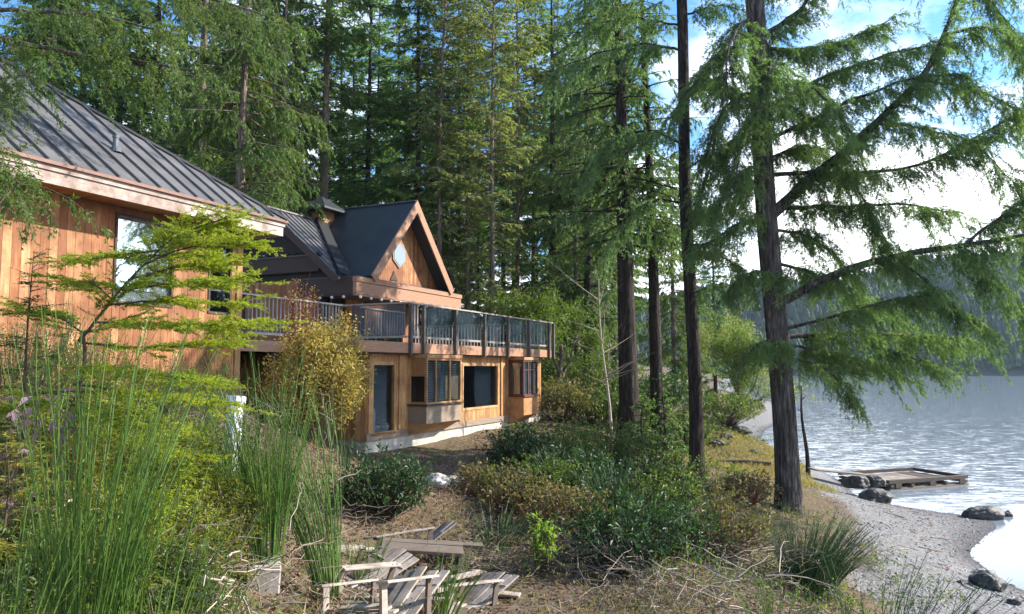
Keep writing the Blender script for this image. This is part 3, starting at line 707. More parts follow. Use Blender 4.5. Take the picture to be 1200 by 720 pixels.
while x < gx1 - .12:
    x2 = min(x + w, gx1 - .1)
    za, zb_ = [zft + (hw + .1 - abs(q - gxc)) * sld for q in (x, x2)]
    y_ = YG - random.uniform(0, .004)
    gw.faces([(x + .003, y_, zft), (x2 - .003, y_, zft), (x2 - .003, y_, zb_), (x + .003, y_, za), (x + .003, y_ + .03, zft), (x2 - .003, y_ + .03, zft), (x2 - .003, y_ + .03, zb_), (x + .003, y_ + .03, za)],
             [(0, 1, 2, 3), (7, 6, 5, 4), (0, 4, 5, 1), (1, 5, 6, 2), (2, 6, 7, 3), (3, 7, 4, 0)])
    x = x2
gw.build('gable_wall', M['cedar'], hbm)
# tall six sided gable window and a small triangular vent
cxg, czg = xl(OB, 466, YG), zl(OB, 466, 299, YG)
def hexa(w_, h_, y, d): return [(cxg + px_ * w_, y, czg + pz_ * h_) for px_, pz_ in ((-.5, .22), (0, .5), (.5, .22), (.5, -.22), (0, -.5), (-.5, -.22))]
hw_ = MB(); hw_.prism(hexa(.92, 1.10, YG - .05, 0), (0, .045, 0)); hwo = hw_.build('gable_window', M['cedar_grey'], hbm)
hg = MB(); hg.prism(hexa(.76, .92, YG - .062, 0), (0, .01, 0)); hg.build('pane', glass('gable_glass', (.10, .15, .22), .16), hwo)
tv = MB(); vx_, vz_ = xl(OB, 460, YG), zl(OB, 460, 329, YG); tv.prism([(vx_ - .25, YG - .04, vz_), (vx_ + .25, YG - .04, vz_), (vx_, YG - .04, vz_ + .38)], (0, .03, 0)); tv.build('gable_vent', M['dark_wood'], hbm)
# main ribbed roof running behind the dormer
mr_ = MB(); slm = (zrg - zE) / (YR - YE)
zm = lambda y: zrg - slm * abs(y - YR)
for (ya_, yb_) in ((YE, YR), (YR + 3.5, YR)):
    slab(mr_, [(XR0, ya_, zm(ya_)), (XR1, ya_, zm(ya_)), (XR1, yb_, zm(yb_)), (XR0, yb_, zm(yb_))] if ya_ < yb_ else [(XR1, ya_, zm(ya_)), (XR0, ya_, zm(ya_)), (XR0, yb_, zm(yb_)), (XR1, yb_, zm(yb_))], .08)
for x in np.arange(XR0 + .02, gxc, .30): mr_.beam((x, YE, zm(YE) + .025), (x, YR, zm(YR) + .025), .03, .06)
mr_.box((XR0, YR - .1, zrg - .01), (XR1, YR + .1, zrg + .04))
mr_.build('roof', M['metal_roof'], hbm)
rk2 = MB(); rk2.beam((XR0 - .03, YE - .05, zm(YE) - .12), (XR0 - .03, YR, zrg - .12), .05, .26); rk2.beam((XR0 - .03, YR, zrg - .12), (XR0 - .03, YR + 3.5, zm(YR + 3.5) - .12), .05, .26)
rk2.build('barge_board', M['dark_wood'], hbm)
# dark chase running down the roof, and the cupola on the ridge
ch = MB(); c_a, c_b = np.array([7.0, 8.85, zm(8.85) + .08]), np.array([4.42, 5.6, zm(5.6) + .08])
ch.beam(c_a, c_b, .50, .22, up=(0, -slm, 1)); ch.build('roof_chase', M['black'], hbm)
dbk = MB(); dbk.prism([(gx0 + .4, YR + .1, zft + .6), (gx1 - .4, YR + .1, zft + .6), (gxc, YR + .1, zap)], (0, .05, 0)); dbk.build('dormer_back', M['cedar'], hbm)
cu = MB(); ccx, ccy = xl(OB, 374, YR), YR; hwc = .36; zrg += .12
cu.box((ccx - hwc, ccy - hwc, zrg - .35), (ccx + hwc, ccy + hwc, zrg + .36)); cuo = cu.build('cupola', M['fascia_red'], hbm)
cr = MB(); a_ = .78; zc0 = zrg + .36
cr.faces([(ccx - a_, ccy - a_, zc0), (ccx + a_, ccy - a_, zc0), (ccx + a_, ccy + a_, zc0), (ccx - a_, ccy + a_, zc0), (ccx, ccy, zc0 + .60), (ccx - a_, ccy - a_, zc0 - .08), (ccx + a_, ccy - a_, zc0 - .08), (ccx + a_, ccy + a_, zc0 - .08), (ccx - a_, ccy + a_, zc0 - .08)],
         [(0, 1, 4), (1, 2, 4), (2, 3, 4), (3, 0, 4), (5, 6, 1, 0), (6, 7, 2, 1), (7, 8, 3, 2), (8, 5, 0, 3), (8, 7, 6, 5)])
cr.build('cupola_roof', M['metal_dark'], cuo); zrg -= .12
# house body under the roofs
bw = MB(); YH = 7.2
siding(bw, XR0 + .4, XR1 - .2, YH, ZF, zE + .6, [(XR0 + .7, XR0 + 2.6, ZF + .05, ZF + 2.1), (XR0 + 3.6, XR1 - .6, ZF + .05, ZF + 2.1)], .15)
siding_x(bw, YH + .01, YR + 3.2, XR0 + .42, 2.4, zE, .15)
bw.build('upper_wall', M['cedar'], hbm)
ib = MB(); ib.box((XR0 + .45, YH + .9, 2.4), (XR1 - .2, YH + 1.0, zE + .6)); ib.box((XR1 - .3, YH, 2.4), (XR1 - .2, YR + 3.2, zE)); ib.box((XR0 + .45, 6.7, 2.0), (XR1 - .2, 6.8, ZF - .05))
ib.prism([(XR0 + .43, YE + .5, zE), (XR0 + .43, YR + 3.0, zE), (XR0 + .43, YR, zrg - .15)], (.05, 0, 0)); ib.build('core_wall', M['interior'], hbm)
gl_ = window(hbm, XR0 + .75, XR0 + 2.55, YH, ZF + .1, ZF + 2.05, M['glass_dark'], M['cedar_gold'], .05, [XR0 + 1.65], name='sliding_door')
window(hbm, XR0 + 3.65, XR1 - .65, YH, ZF + .1, ZF + 2.05, M['glass_dark'], M['cedar_gold'], .05, [XR0 + 4.6, XR0 + 5.3])
# entry wing: low hip roof with a dark beam between the two houses
ey = 6.62; ex = xl(OB, 374, ey); E1 = P(374, 318, depth(OB, ex, ey)); ez0 = E1[2]; ez1 = P(374, 299, depth(OB, ex, ey))[2]
eb = MB(); eb.box((ex - .1, ey, ez0), (ex, 13.0, ez1)); eb.build('entry_beam', M['dark_wood'], hbm)
er = MB(); hx = 1.6; hh_ = .62
slab(er, [(ex - .15, ey - .1, ez1 + .03), (ex - .15, 13.0, ez1 + .03), (ex + hx, 13.0, ez1 + hh_), (ex + hx, ey + 1.9, ez1 + hh_)][::-1], .05)
slab(er, [(ex - .15, ey - .1, ez1 + .028), (ex + .05, ey - .1, ez1 + .028), (ex + hx, ey + 1.9, ez1 + hh_ - .002)], .05)
slab(er, [(ex + hx, ey + 1.9, ez1 + hh_ - .004), (8, ey + 1.9, ez1 + hh_ - .004), (8, 13, ez1 + hh_ - .004), (ex + hx, 13, ez1 + hh_ - .004)], .05)
for y in np.arange(ey + .3, 12.8, .42):
    tt = min(1.0, max(.05, (y - ey + .1) / 2.0)); er.beam((ex - .15, y, ez1 + .05), (ex - .15 + (hx + .15) * tt, y, ez1 + .05 + (hh_ - .03) * tt), .03, .05)
er.beam((ex - .15, ey - .1, ez1 + .05), (ex + hx, ey + 1.9, ez1 + hh_ + .02), .12, .04)
er.build('entry_roof', M['metal_dark'], hbm)
ew = MB(); ew.box((ex + .3, ey + .3, ZF), (ex + .4, 13, ez0 + .1)); ew.box((ex + .1, ey + .2, ZF), (ex + .24, ey + .34, ez0)); ew.build('entry_wall', M['dark_wood'], hbm)
def entry_y(px):   # local y on the plane x = ex+.85 seen at column px
    k_ = (px - CX) / F; xx = ex + .25; A = OB[0] + Dv[0] * xx; B_ = OB[1] + Dv[1] * xx
    return (k_ * B_ - A) / (Iv[0] - k_ * Iv[1])
y1_, y0_ = entry_y(276), entry_y(328)
dd = MB(); dd.box((ex + .26, y0_, ZF + .02), (ex + .299, y1_, ZF + 2.05)); ddo = dd.build('entry_door', M['glass_blue'], hbm)
df = MB(); df.box((ex + .24, y0_ - .06, ZF), (ex + .30, y0_ - .002, ZF + 2.1)); df.box((ex + .24, (y0_ + y1_) / 2 + .5, ZF), (ex + .258, (y0_ + y1_) / 2 + .55, ZF + 2.05)); df.build('door_frame', M['dark_wood'], ddo)

# string lights below the eave beam
def bl_pt(x, y, z): return OB + Dv * x + Iv * y + np.array([0, 0, z])
sb = empty('string_lights', bl_pt(EX, EY, 0), RZ, 'string of clear globe bulbs hanging below the eave beam over the deck', 'string lights')
wi = MB(); nb = 13; xs = np.linspace(-.2, XB1 - EX - .2, nb)
for a_, b_ in zip(xs[:-1], xs[1:]):
    u = np.linspace(0, 1, 5); wi.tubes(np.stack([a_ + (b_ - a_) * u, np.full(5, -.10), zb0 + .06 - .05 * 4 * u * (1 - u)], 1), np.full(5, .008), 4)
ys = np.linspace(.3, 2.4, 5)
wi.tubes(np.stack([np.full(5, -.08), ys - .35, np.full(5, zb0 + .06)], 1), np.full(5, .008), 4)
wi.build('wire', M['black'], sb)
def ball(mb, c, r, sx=1, sy=1, sz=1, n=8, k=10):
    th = np.linspace(.05, math.pi - .05, n)
    mb.tubes(np.stack([np.full(n, c[0]), np.full(n, c[1]), c[2] + r * sz * np.cos(th)], 1), r * np.sin(th), k, True)
for x in list((xs[:-1] + xs[1:]) / 2): 
    bb = MB(); ball(bb, (x, -.10, zb0 - .06), .055); bb.build('bulb', M['bulb'], sb, True)
for y in ys[1:]:
    bb = MB(); ball(bb, (-.08, y - .35, zb0 - .05), .055); bb.build('bulb', M['bulb'], sb, True)

# grey gas cylinder standing behind the door pane
gc = bl_pt((d0 + d1) / 2 + .12, YL + .45, z_w0)
ct = MB(); prof_ = [(.02, .105), (.08, .12), (.6, .12), (.72, .10), (.80, .045), (.86, .04)]
ct.tubes([(0, 0, z_) for z_, r_ in prof_], [r_ for z_, r_ in prof_], 14, True)
go = empty('gas_cylinder', gc, 0, 'pale grey gas cylinder standing behind the dark glass door', 'cylinder')
ct.build('tank', simple('grey_paint', (.36, .40, .42), .4), go, True)
cv = MB(); cv.tubes([(0, 0, .86), (0, 0, .95)], [.025, .03], 8, True); cv.beam((-.06, 0, .92), (.06, 0, .92), .03, .03); cv.build('valve', M['galv'], go)


# ------------------------------------------------------------------ plant builders
def rnd(lo, hi, n=None): return rng.uniform(lo, hi, n)

def conifer(H, r0, cb, Rmax, nb, up=-.05, droop=.30, kd=6.0, l2f=.34, l2max=.9, L=.2, W=.06, step=.035, hang=.35, top=.12, dead=8, lean=(0, 0), foliage_u=.12, prof=None, bare=None, sides=8, ws=1.0, wob=.12):
    """Trunk with limbs in one MB, needle sprays in another. Returns (wood, needles)."""
    wood, gr = MB(), MB()
    n = 16; u = np.linspace(0, 1, n); ph = rnd(0, 6, 2)
    tx = lean[0] * u + wob * np.sin(u * 5 + ph[0]) * u; ty = lean[1] * u + wob * np.sin(u * 4.3 + ph[1]) * u
    rr = r0 * (1 - u * .93) * (1 + .55 * np.exp(-u * H / .5))
    wood.tubes(np.stack([tx, ty, u * H - .25 * (u == 0)], 1), rr, sides)
    h = cb + (H - cb - .02 * H) * rnd(0, 1, nb) ** .92
    if bare: h = np.where((h > bare[0]) & (h < bare[1]), rnd(bare[1], H, nb), h)
    t = (H - h) / (H - cb)
    pr = prof(t) if prof else (top + (1 - top) * t ** .75) * np.where(t > .85, 1 - (t - .85) * 1.5, 1)
    Lb = Rmax * pr * rnd(.55, 1.15, nb)
    az = rnd(0, 2 * math.pi, nb)
    hu = h / H
    p0 = np.stack([np.interp(hu, u, tx), np.interp(hu, u, ty), h], 1)
    out = np.stack([np.cos(az), np.sin(az), np.zeros(nb)], 1)
    upb = up + .5 * (1 - t) ** 2 + rnd(-.12, .12, nb)
    dr = droop * rnd(.6, 1.3, nb)
    side0 = np.cross(out, [0, 0, 1.0]); bend = rnd(-.18, .18, nb)
    def pos(bi, uu):
        l = Lb[bi]
        z = upb[bi] * uu - dr[bi] * uu ** 2 + dr[bi] * .55 * uu ** 3
        return p0[bi] + (l * uu)[:, None] * out[bi] + (l * z)[:, None] * np.array([0, 0, 1.0]) + (l * bend[bi] * uu ** 2)[:, None] * side0[bi]
    ub = np.linspace(0, 1, 7)
    bi = np.repeat(np.arange(nb), 7); PB = pos(bi, np.tile(ub, nb)).reshape(nb, 7, 3)
    rb = ws * (np.clip(.012 + .011 * Lb, .008, r0 * .5))[:, None] * (1 - .85 * ub)[None]
    wood.tubes(PB, rb, 4)
    if dead:
        nd = dead; hd = rnd(cb * .15, max(cb, .3 * H), nd); a = rnd(0, 2 * math.pi, nd); ld = rnd(.4, 1.0, nd) * Rmax * .45
        o = np.stack([np.cos(a), np.sin(a), rnd(-.35, .1, nd)], 1); q = np.stack([np.interp(hd / H, u, tx), np.interp(hd / H, u, ty), hd], 1)
        wood.tubes(q[:, None] + o[:, None] * (ld[:, None] * np.linspace(0, 1, 4)[None])[..., None] + np.array([0, 0, -.25]) * (ld[:, None] * np.linspace(0, 1, 4)[None] ** 2)[..., None], .012 * np.ones((nd, 1)) * (1 - .8 * np.linspace(0, 1, 4))[None] * (1 + Rmax * .1), 3)
    k = np.maximum(2, (Lb * kd).astype(int))
    bi = np.repeat(np.arange(nb), k); nB = len(bi)
    uu = foliage_u + (1 - foliage_u) * rnd(0, 1, nB) ** .85
    a = pos(bi, uu); tan = unit(pos(bi, np.minimum(uu + .03, 1.03)) - a)
    sg = np.where(rnd(0, 1, nB) < .5, -1.0, 1.0)
    sd2 = unit(np.cross(tan, np.broadcast_to([0, 0, 1.0], tan.shape)))
    d2 = unit(tan * rnd(.35, .9, nB)[:, None] + sd2 * (sg * rnd(.45, 1.0, nB))[:, None] + np.stack([np.zeros(nB)] * 2 + [rnd(-hang, .12, nB)], 1))
    l2 = np.minimum(l2f * Lb[bi] * (.3 + .8 * (1 - uu)), l2max) * rnd(.5, 1.2, nB)
    m = np.maximum(3, (l2 / step).astype(int))
    ci = np.repeat(np.arange(nB), m); nM = len(ci)
    v = rnd(.02, 1, nM)
    p = a[ci] + d2[ci] * (l2[ci] * v)[:, None]; p[:, 2] -= hang * .55 * l2[ci] * v ** 2
    d2t = unit(d2[ci] - np.stack([np.zeros(nM)] * 2 + [hang * 1.0 * v], 1))
    sd3 = unit(np.cross(d2t, np.broadcast_to([0, 0, 1.0], d2t.shape)))
    s3 = np.where(rnd(0, 1, nM) < .5, -1.0, 1.0)
    d3 = unit(d2t * rnd(.4, 1.0, nM)[:, None] + sd3 * (s3 * rnd(.2, .9, nM))[:, None] + np.stack([np.zeros(nM)] * 2 + [rnd(-hang * 1.2, .25, nM)], 1))
    upv = unit(rng.normal(0, .55, (nM, 3)) + np.array([0, 0, 1.0]))
    gr.kites(p, d3, upv, L * rnd(.55, 1.2, nM), W * rnd(.6, 1.25, nM), .08)
    return wood, gr, (a, d2, l2)

def tree(name, x, y, wood, gr, wm, gm, label, group=None, rz=0, sc=1, z=None, cat='tree', parts=('trunk', 'crown')):
    e = empty(name, (x, y, gz(x, y) - .05 if z is None else z), rz, label, cat, group, sc)
    (wood.build(parts[0], wm, e, True) if isinstance(wood, MB) else link(parts[0], wood, e))
    (gr.build(parts[1], gm, e) if isinstance(gr, MB) else link(parts[1], gr, e))
    return e

# ------------------------------------------------------------------ forest behind the houses
def proto(w_g, wm, gm): return (w_g[0].mesh('trunk', wm, True), w_g[1].mesh('crown', gm))
FK = dict(L=.30, W=.072, step=.025, kd=6.2, hang=.38, up=.02)
FIRS = [proto(conifer(33, .30, 11.5, 4.2, 150, **FK), M['bark_pale'], M['fir']), proto(conifer(33, .25, 5, 4.4, 165, **FK), M['bark_dark'], M['fir_blue']), proto(conifer(33, .25, 7.5, 4.6, 160, **FK), M['bark_dark'], M['fir'])]
LOWFIR = [proto(conifer(26, .26, .8, 4.0, 170, L=.30, W=.075, step=.03, kd=6.0, hang=.35), M['bark_dark'], M['fir_blue'])]
CEDARS = [proto(conifer(27, .34, 2.0 + 1.5 * i, 4.6, 165, up=-.12, droop=.42, L=.26, W=.068, step=.029, kd=6.0, hang=.9, l2f=.38), M['bark_pale'], M['cedar_leaf']) for i in range(2)]
HEM = [proto(conifer(28, .32, 4, 4.4, 150, up=-.05, droop=.4, L=.24, W=.065, step=.027, kd=6.0, hang=.75), M['bark_dark'], M['hemlock'])]
ALD = [proto(conifer(31, .17, 4, 2.9, 190, up=.15, droop=.2, L=.20, W=.08, step=.046, kd=5.0, hang=.5, l2f=.5, wob=.35, prof=lambda t: .55 + .45 * np.sin(t * 3.1), dead=20), M['bark_pale'], M['alder']) for i in range(2)]
SETS = {'fir': FIRS, 'low': LOWFIR, 'cedar': CEDARS, 'hem': HEM, 'ald': ALD}
NAMES = {'fir': 'fir_tree', 'low': 'fir_tree', 'cedar': 'cedar_tree', 'hem': 'hemlock_tree', 'ald': 'alder_tree'}
GR = {'fir': 'firs in the forest behind the houses', 'low': 'firs in the forest behind the houses', 'cedar': 'cedars in the forest behind the houses', 'hem': 'hemlocks beside the lake house', 'ald': 'thin brown trees behind the gable'}
forest = [
 ('fir', 0, 45, 38, 1.0, 'tall dark fir whose trunk meets the roof hip at the edge of the photo'),
 ('fir', 2, 82, 42, 1.0, 'blue green fir standing behind the upper hip of the ribbed roof'),
 ('low', 0, 128, 46, 1.15, 'low branched fir filling the gap behind the middle of the roof hip'),
 ('fir', 1, 170, 39, .95, 'dark trunked fir rising behind the roof above the fascia middle'),
 ('cedar', 0, 226, 36, 1.0, 'cedar with yellow brown drooping sprays behind the vent pipe'),
 ('fir', 2, 268, 45, 1.05, 'tall fir standing just behind the corner of the ribbed roof'),
 ('cedar', 1, 312, 41, 1.0, 'cedar with drooping sprays between the two roofs'),
 ('fir', 0, 376, 43, 1.08, 'fir with bare pale trunk rising right behind the cupola'),
 ('fir', 1, 428, 47, 1.0, 'fir rising behind the dark side of the steep gable roof'),
 ('low', 0, 462, 52, 1.1, 'bushy low fir glimpsed behind the gable ridge'),
 ('fir', 2, 487, 44, .95, 'dark trunked fir directly behind the tip of the gable'),
 ('ald', 0, 516, 42, 1.0, 'thin brown tree nearest the sloping edge of the gable'),
 ('ald', 1, 548, 45, 1.0, 'thin brown tree behind the end of the eave beam'),
 ('ald', 0, 577, 41, .95, 'thin brown tree above the middle of the glass railing'),
 ('ald', 1, 606, 46, 1.05, 'thin brown tree above the far end of the glass railing'),
 ('fir', 1, 536, 55, 1.0, 'fir deep in the forest behind the thin brown trees'),
 ('low', 0, 590, 58, 1.0, 'bushy low fir deep behind the deck railing'),
 ('hem', 0, 648, 47, 1.0, 'dark hemlock rising behind the far corner of the deck'),
 ('cedar', 0, 676, 44, .62, 'short yellow green cedar beyond the far corner of the deck'),
 ('low', 0, 700, 60, 1.0, 'distant bushy fir seen behind the leafless pale sapling'),
 ('fir', 2, 720, 50, .9, 'fir behind the twin dark trunks'),
 ('cedar', 1, 790, 52, .7, 'yellow green cedar between the twin trunks and the slender fir'),
 ('low', 0, 838, 62, .75, 'bushy fir on the far bank beyond the slender dark trunk'),
 ('cedar', 0, 868, 66, .6, 'small cedar on the far bank beside the big fir trunk'),
 ('low', 0, 15, 56, 1.2, 'distant fir at the outer edge of the forest over the roof'),
 ('low', 0, 205, 58, 1.2, 'distant bushy fir filling the forest behind the drooping cedar'),
 ('low', 0, 340, 60, 1.2, 'distant bushy fir between the pale trunk and the roof corner'),
 ('low', 0, 410, 64, 1.1, 'distant bushy fir just right of the pale trunk'),
 ('low', 0, 450, 58, .8, 'low bushy fir behind the eave beam end of the gable'),
 ('low', 0, 505, 53, .7, 'short bushy fir just beyond the gable tip'),
 ('low', 0, 560, 50, .62, 'short bushy fir behind the middle of the deck'),
 ('cedar', 0, 528, 46, .62, 'short yellow green cedar behind the near part of the glass railing'),
 ('low', 0, 625, 52, .72, 'short bushy fir behind the last railing posts'),
 ('cedar', 1, 662, 56, .8, 'yellow green cedar in the shade beyond the deck corner'),
 ('low', 0, 735, 64, .9, 'bushy fir glimpsed between the sapling and the big hemlock'),
 ('low', 0, 812, 70, .9, 'far bushy fir behind the slender dark trunk'),
 ('hem', 0, 690, 43, .95, 'dark hemlock rising behind the leafless pale sapling'),
 ('ald', 1, 712, 48, .95, 'thin brown tree left of the big hemlock crown'),
]
used = {}
for kd_, vi, px, Y, sc, lab in forest:
    x = PX(px, Y); me = SETS[kd_][vi]
    a = rnd(0, 6.28); s_ = sc * rnd(.94, 1.06)
    tree(NAMES[kd_], x, Y, me[0], me[1], None, None, lab, GR[kd_], float(a), float(s_))

back_lab = 'distant fir lost in the depth of the forest behind the nearer trees'
for px, Y in ((60, 66), (150, 70), (245, 68), (285, 62), (325, 72), (372, 66), (395, 74), (438, 70), (472, 64), (500, 72), (522, 66), (548, 70), (575, 66), (602, 72), (628, 66), (655, 72), (682, 68), (708, 76)):
    me = SETS['low' if rnd(0, 1) < .6 else 'fir'][0 if rnd(0, 1) < .5 else -1]
    tree('fir_tree', PX(px, Y), Y, me[0], me[1], None, None, back_lab, 'distant firs deep in the forest', float(rnd(0, 6.28)), float(rnd(.95, 1.25)))

# pale snag between the cedars
def snag(px, Y, H, r, lab, tilt=0.0, name='dead_tree', wm='bark_pale', nb=14, bl=1.0):
    w = MB(); u = np.linspace(0, 1, 9)
    w.tubes(np.stack([tilt * u * H + .05 * np.sin(u * 7), .04 * np.sin(u * 5), u * H - .2 * (u == 0)], 1), r * (1 - .75 * u), 7, True)
    x = PX(px, Y); e = empty(name, (x, Y, gz(x, Y)), 0, lab, 'tree')
    w.build('trunk', M[wm], e, True)
    b = MB(); h = rnd(.35, .98, nb) * H; a = rnd(0, 6.28, nb); l = bl * rnd(.4, 1, nb); v = np.linspace(0, 1, 5)
    o = np.stack([np.cos(a), np.sin(a), rnd(.2, .9, nb)], 1)
    b.tubes(np.stack([tilt * h, 0 * h, h], 1)[:, None] + o[:, None] * (l[:, None] * v)[..., None] + rng.normal(0, .04, (nb, 5, 3)) * v[None, :, None], r * .28 * np.ones((nb, 1)) * (1 - .8 * v)[None], 4)
    b.build('branches', M[wm], e, True)
    return e
snag(326, 39, 27, .14, 'bare pale snag standing between the cedar and the pale trunked fir')

# near cedar beyond the edge of the photo whose limb hangs over the roof
def limb_tree(name, base, top, r0, r1, limbs, wm, gm, label, kd=9, l2=.8, L=.11, W=.028, step=.014, hang=.6, sides=12, extra=None, group=None, u0=.15, d_perp=.6, dense=1.0, s=1.0, zr=(-.55, .35), trunk_pts=None, parts=('trunk', 'branch', 'twigs', 'crown'), tw_m='twig_dark', cat='tree', clus=True, nsp=.75):
    """A tree whose main limbs follow given 3D polylines; each limb is a part of its own."""
    base = np.array(base, float); top = np.array(top, float)
    e = empty(name, base, 0, label, 'tree', group)
    w = MB(); u = np.linspace(0, 1, 18); Hh = np.linalg.norm(top - base)
    ax = (top - base)[None] * u[:, None]; ax[:, 0] += .05 * np.sin(u * 9); ax[0, 2] -= .3
    w.tubes(ax, (r0 + (r1 - r0) * u) * (1 + .35 * np.exp(-u * Hh / .45)), sides)
    w.build('trunk', wm, e, True)
    gr = MB(); tw = MB()
    for pts, r in limbs:
        pts = np.array(pts, float) - base; s_ = np.concatenate([[0], np.cumsum(np.linalg.norm(np.diff(pts, axis=0), axis=1))]); T = s_[-1]
        n = 14; q = np.linspace(0, T, n)
        pl = np.stack([np.interp(q, s_, pts[:, i]) for i in range(3)], 1)
        for _ in range(2): pl[1:-1] = (pl[:-2] + 2 * pl[1:-1] + pl[2:]) / 4
        pl[1:] += rng.normal(0, .018 * s * min(1, T / 3), (n - 1, 3))
        b = MB(); b.tubes(pl, r * (1 - .82 * q / T) + .006 * s, 7); b.build('branch', wm, e, True)
        nB = max(4, int(T * kd * dense)); uu = u0 + (1 - u0) * rnd(0, 1, nB) ** .8
        if clus: nc = max(2, int(T * 2.4)); cen = u0 + (1 - u0) * (np.arange(nc) + rnd(.2, .8, nc)) / nc; uu = np.clip(cen[rng.integers(0, nc, nB)] + rng.normal(0, .16 / T, nB), u0 * .6, 1)
        a = np.stack([np.interp(uu * T, q, pl[:, i]) for i in range(3)], 1)
        tan = unit(np.stack([np.interp(np.minimum(uu + .05, 1) * T, q, pl[:, i]) - np.interp(np.maximum(uu - .05, 0) * T, q, pl[:, i]) for i in range(3)], 1))
        sg = np.where(rnd(0, 1, nB) < .5, -1., 1.); sd2 = unit(np.cross(tan, np.broadcast_to([0, 0, 1.], tan.shape)))
        d2 = unit(tan * rnd(.2, .9, nB)[:, None] + sd2 * (sg * rnd(.15, d_perp, nB))[:, None] + np.stack([np.zeros(nB)] * 2 + [rnd(zr[0], zr[1], nB)], 1))
        ll = np.minimum(l2, .25 + .45 * T * (1 - uu * .7)) * rnd(.45, 1.25, nB)
        v7 = np.linspace(0, 1, 5)
        tw.tubes(a[:, None] + d2[:, None] * (ll[:, None] * v7)[..., None] - np.array([0, 0, 1.]) * (hang * .6 * ll[:, None] * v7[None] ** 2)[..., None], .007 * s * np.ones((nB, 1)) * (1 - .7 * v7)[None], 3)
        # third order twigs, hanging, then needles
        m = np.maximum(3, (ll / (.055 * s)).astype(int)); ci = np.repeat(np.arange(nB), m); v = rnd(.08, 1, len(ci))
        p3 = a[ci] + d2[ci] * (ll[ci] * v)[:, None]; p3[:, 2] -= hang * .6 * ll[ci] * v ** 2
        sd3 = unit(np.cross(d2[ci], np.broadcast_to([0, 0, 1.], (len(ci), 3)))); s3 = np.where(rnd(0, 1, len(ci)) < .5, -1., 1.)
        d3 = unit(d2[ci] * rnd(.2, .8, len(ci))[:, None] + sd3 * (s3 * rnd(.2, .8, len(ci)))[:, None] + np.stack([np.zeros(len(ci))] * 2 + [rnd(-hang * 1.6, .15, len(ci))], 1))
        l3 = s * rnd(.10, .34, len(ci)) * (1.1 - .4 * v)
        m3 = np.maximum(3, (l3 / step).astype(int)); di = np.repeat(np.arange(len(ci)), m3); w3 = rnd(0, 1, len(di))
        p4 = p3[di] + d3[di] * (l3[di] * w3)[:, None]; p4[:, 2] -= hang * .3 * l3[di] * w3 ** 2
        rd = rng.normal(0, 1, (len(di), 3)); d4 = unit(d3[di] * .9 + unit(rd) * nsp)
        gr.kites(p4, d4, unit(rng.normal(0, 1, (len(di), 3)) + np.array([0, 0, .6])), L * rnd(.5, 1.1, len(di)), W * rnd(.6, 1.2, len(di)), .05)
    if extra:
        gr.v += [v_ for v_ in []]
    if tw.n: tag(tw.build('twigs', M[tw_m], e), kind='stuff')
    gr.build('crown', gm, e)
    return e

D = 14.0
bx = (-11.6, D + .6, 3.0)
limb_tree('cedar_tree', bx, (-11.9, D + .6, 24), .38, .2, [
    ([P(-90, 34, D), P(30, 50, D), P(100, 66, D - .3), P(170, 74, D - .5), P(230, 84, D - .6)], .055),
    ([P(-90, 8, D), P(40, 12, D - .5), P(120, 18, D - 1), P(200, 38, D - 1)], .05),
    ([P(-90, -30, D + 1), P(60, -28, D + 1.5), P(160, -20, D + 2), P(300, 10, D + 2), P(350, 40, D + 2)], .05),
    ([P(-90, 55, D - .4), P(-5, 92, D - 1.6), P(25, 92, D - 2), P(45, 80, D - 2)], .02),
    ([P(-90, 90, D - 1), P(-10, 180, D - 4.5), P(12, 205, D - 5), P(24, 218, D - 5.2)], .016),
    ], M['bark_pale'], M['cedar_leaf'], 'near cedar whose long limb of drooping sprays hangs over the ribbed roof', kd=8, l2=.9, hang=1.3, L=.085, W=.022, step=.012)

# cedar on the slope right above the roof hip, yellowing sprays
w_g = conifer(22, .3, 6, 4.4, 160, up=-.12, droop=.45, L=.18, W=.045, step=.016, kd=6.5, hang=1.0, l2f=.4)
tree('cedar_tree', PX(276, 31), 31, w_g[0], w_g[1], M['bark_pale'], M['cedar_leaf'], 'cedar with hanging ochre tipped sprays above the roof hip', 'cedars in the forest behind the houses')

# twin dark trunks right of the lake house
w_g = conifer(25, .40, 7.2, 3.9, 150, up=-.05, droop=.42, L=.19, W=.044, step=.017, kd=6, hang=.8, lean=(-.5, 0), bare=(5.5, 7.5))
tree('hemlock_tree', PX(738, 28), 28, w_g[0], w_g[1], M['bark_dark'], M['hemlock'], 'big hemlock, nearer of the twin dark trunks, its foot leaning towards the pale sapling', 'hemlocks beside the lake house')
w_g = conifer(24, .28, 7.8, 3.1, 120, up=-.05, droop=.42, L=.19, W=.044, step=.017, kd=6, hang=.8, lean=(-.4, 0))
tree('hemlock_tree', PX(770, 29), 29, w_g[0], w_g[1], M['bark_dark'], M['hemlock'], 'slimmer hemlock close behind the big one with ferny ivy at its foot', 'hemlocks beside the lake house')

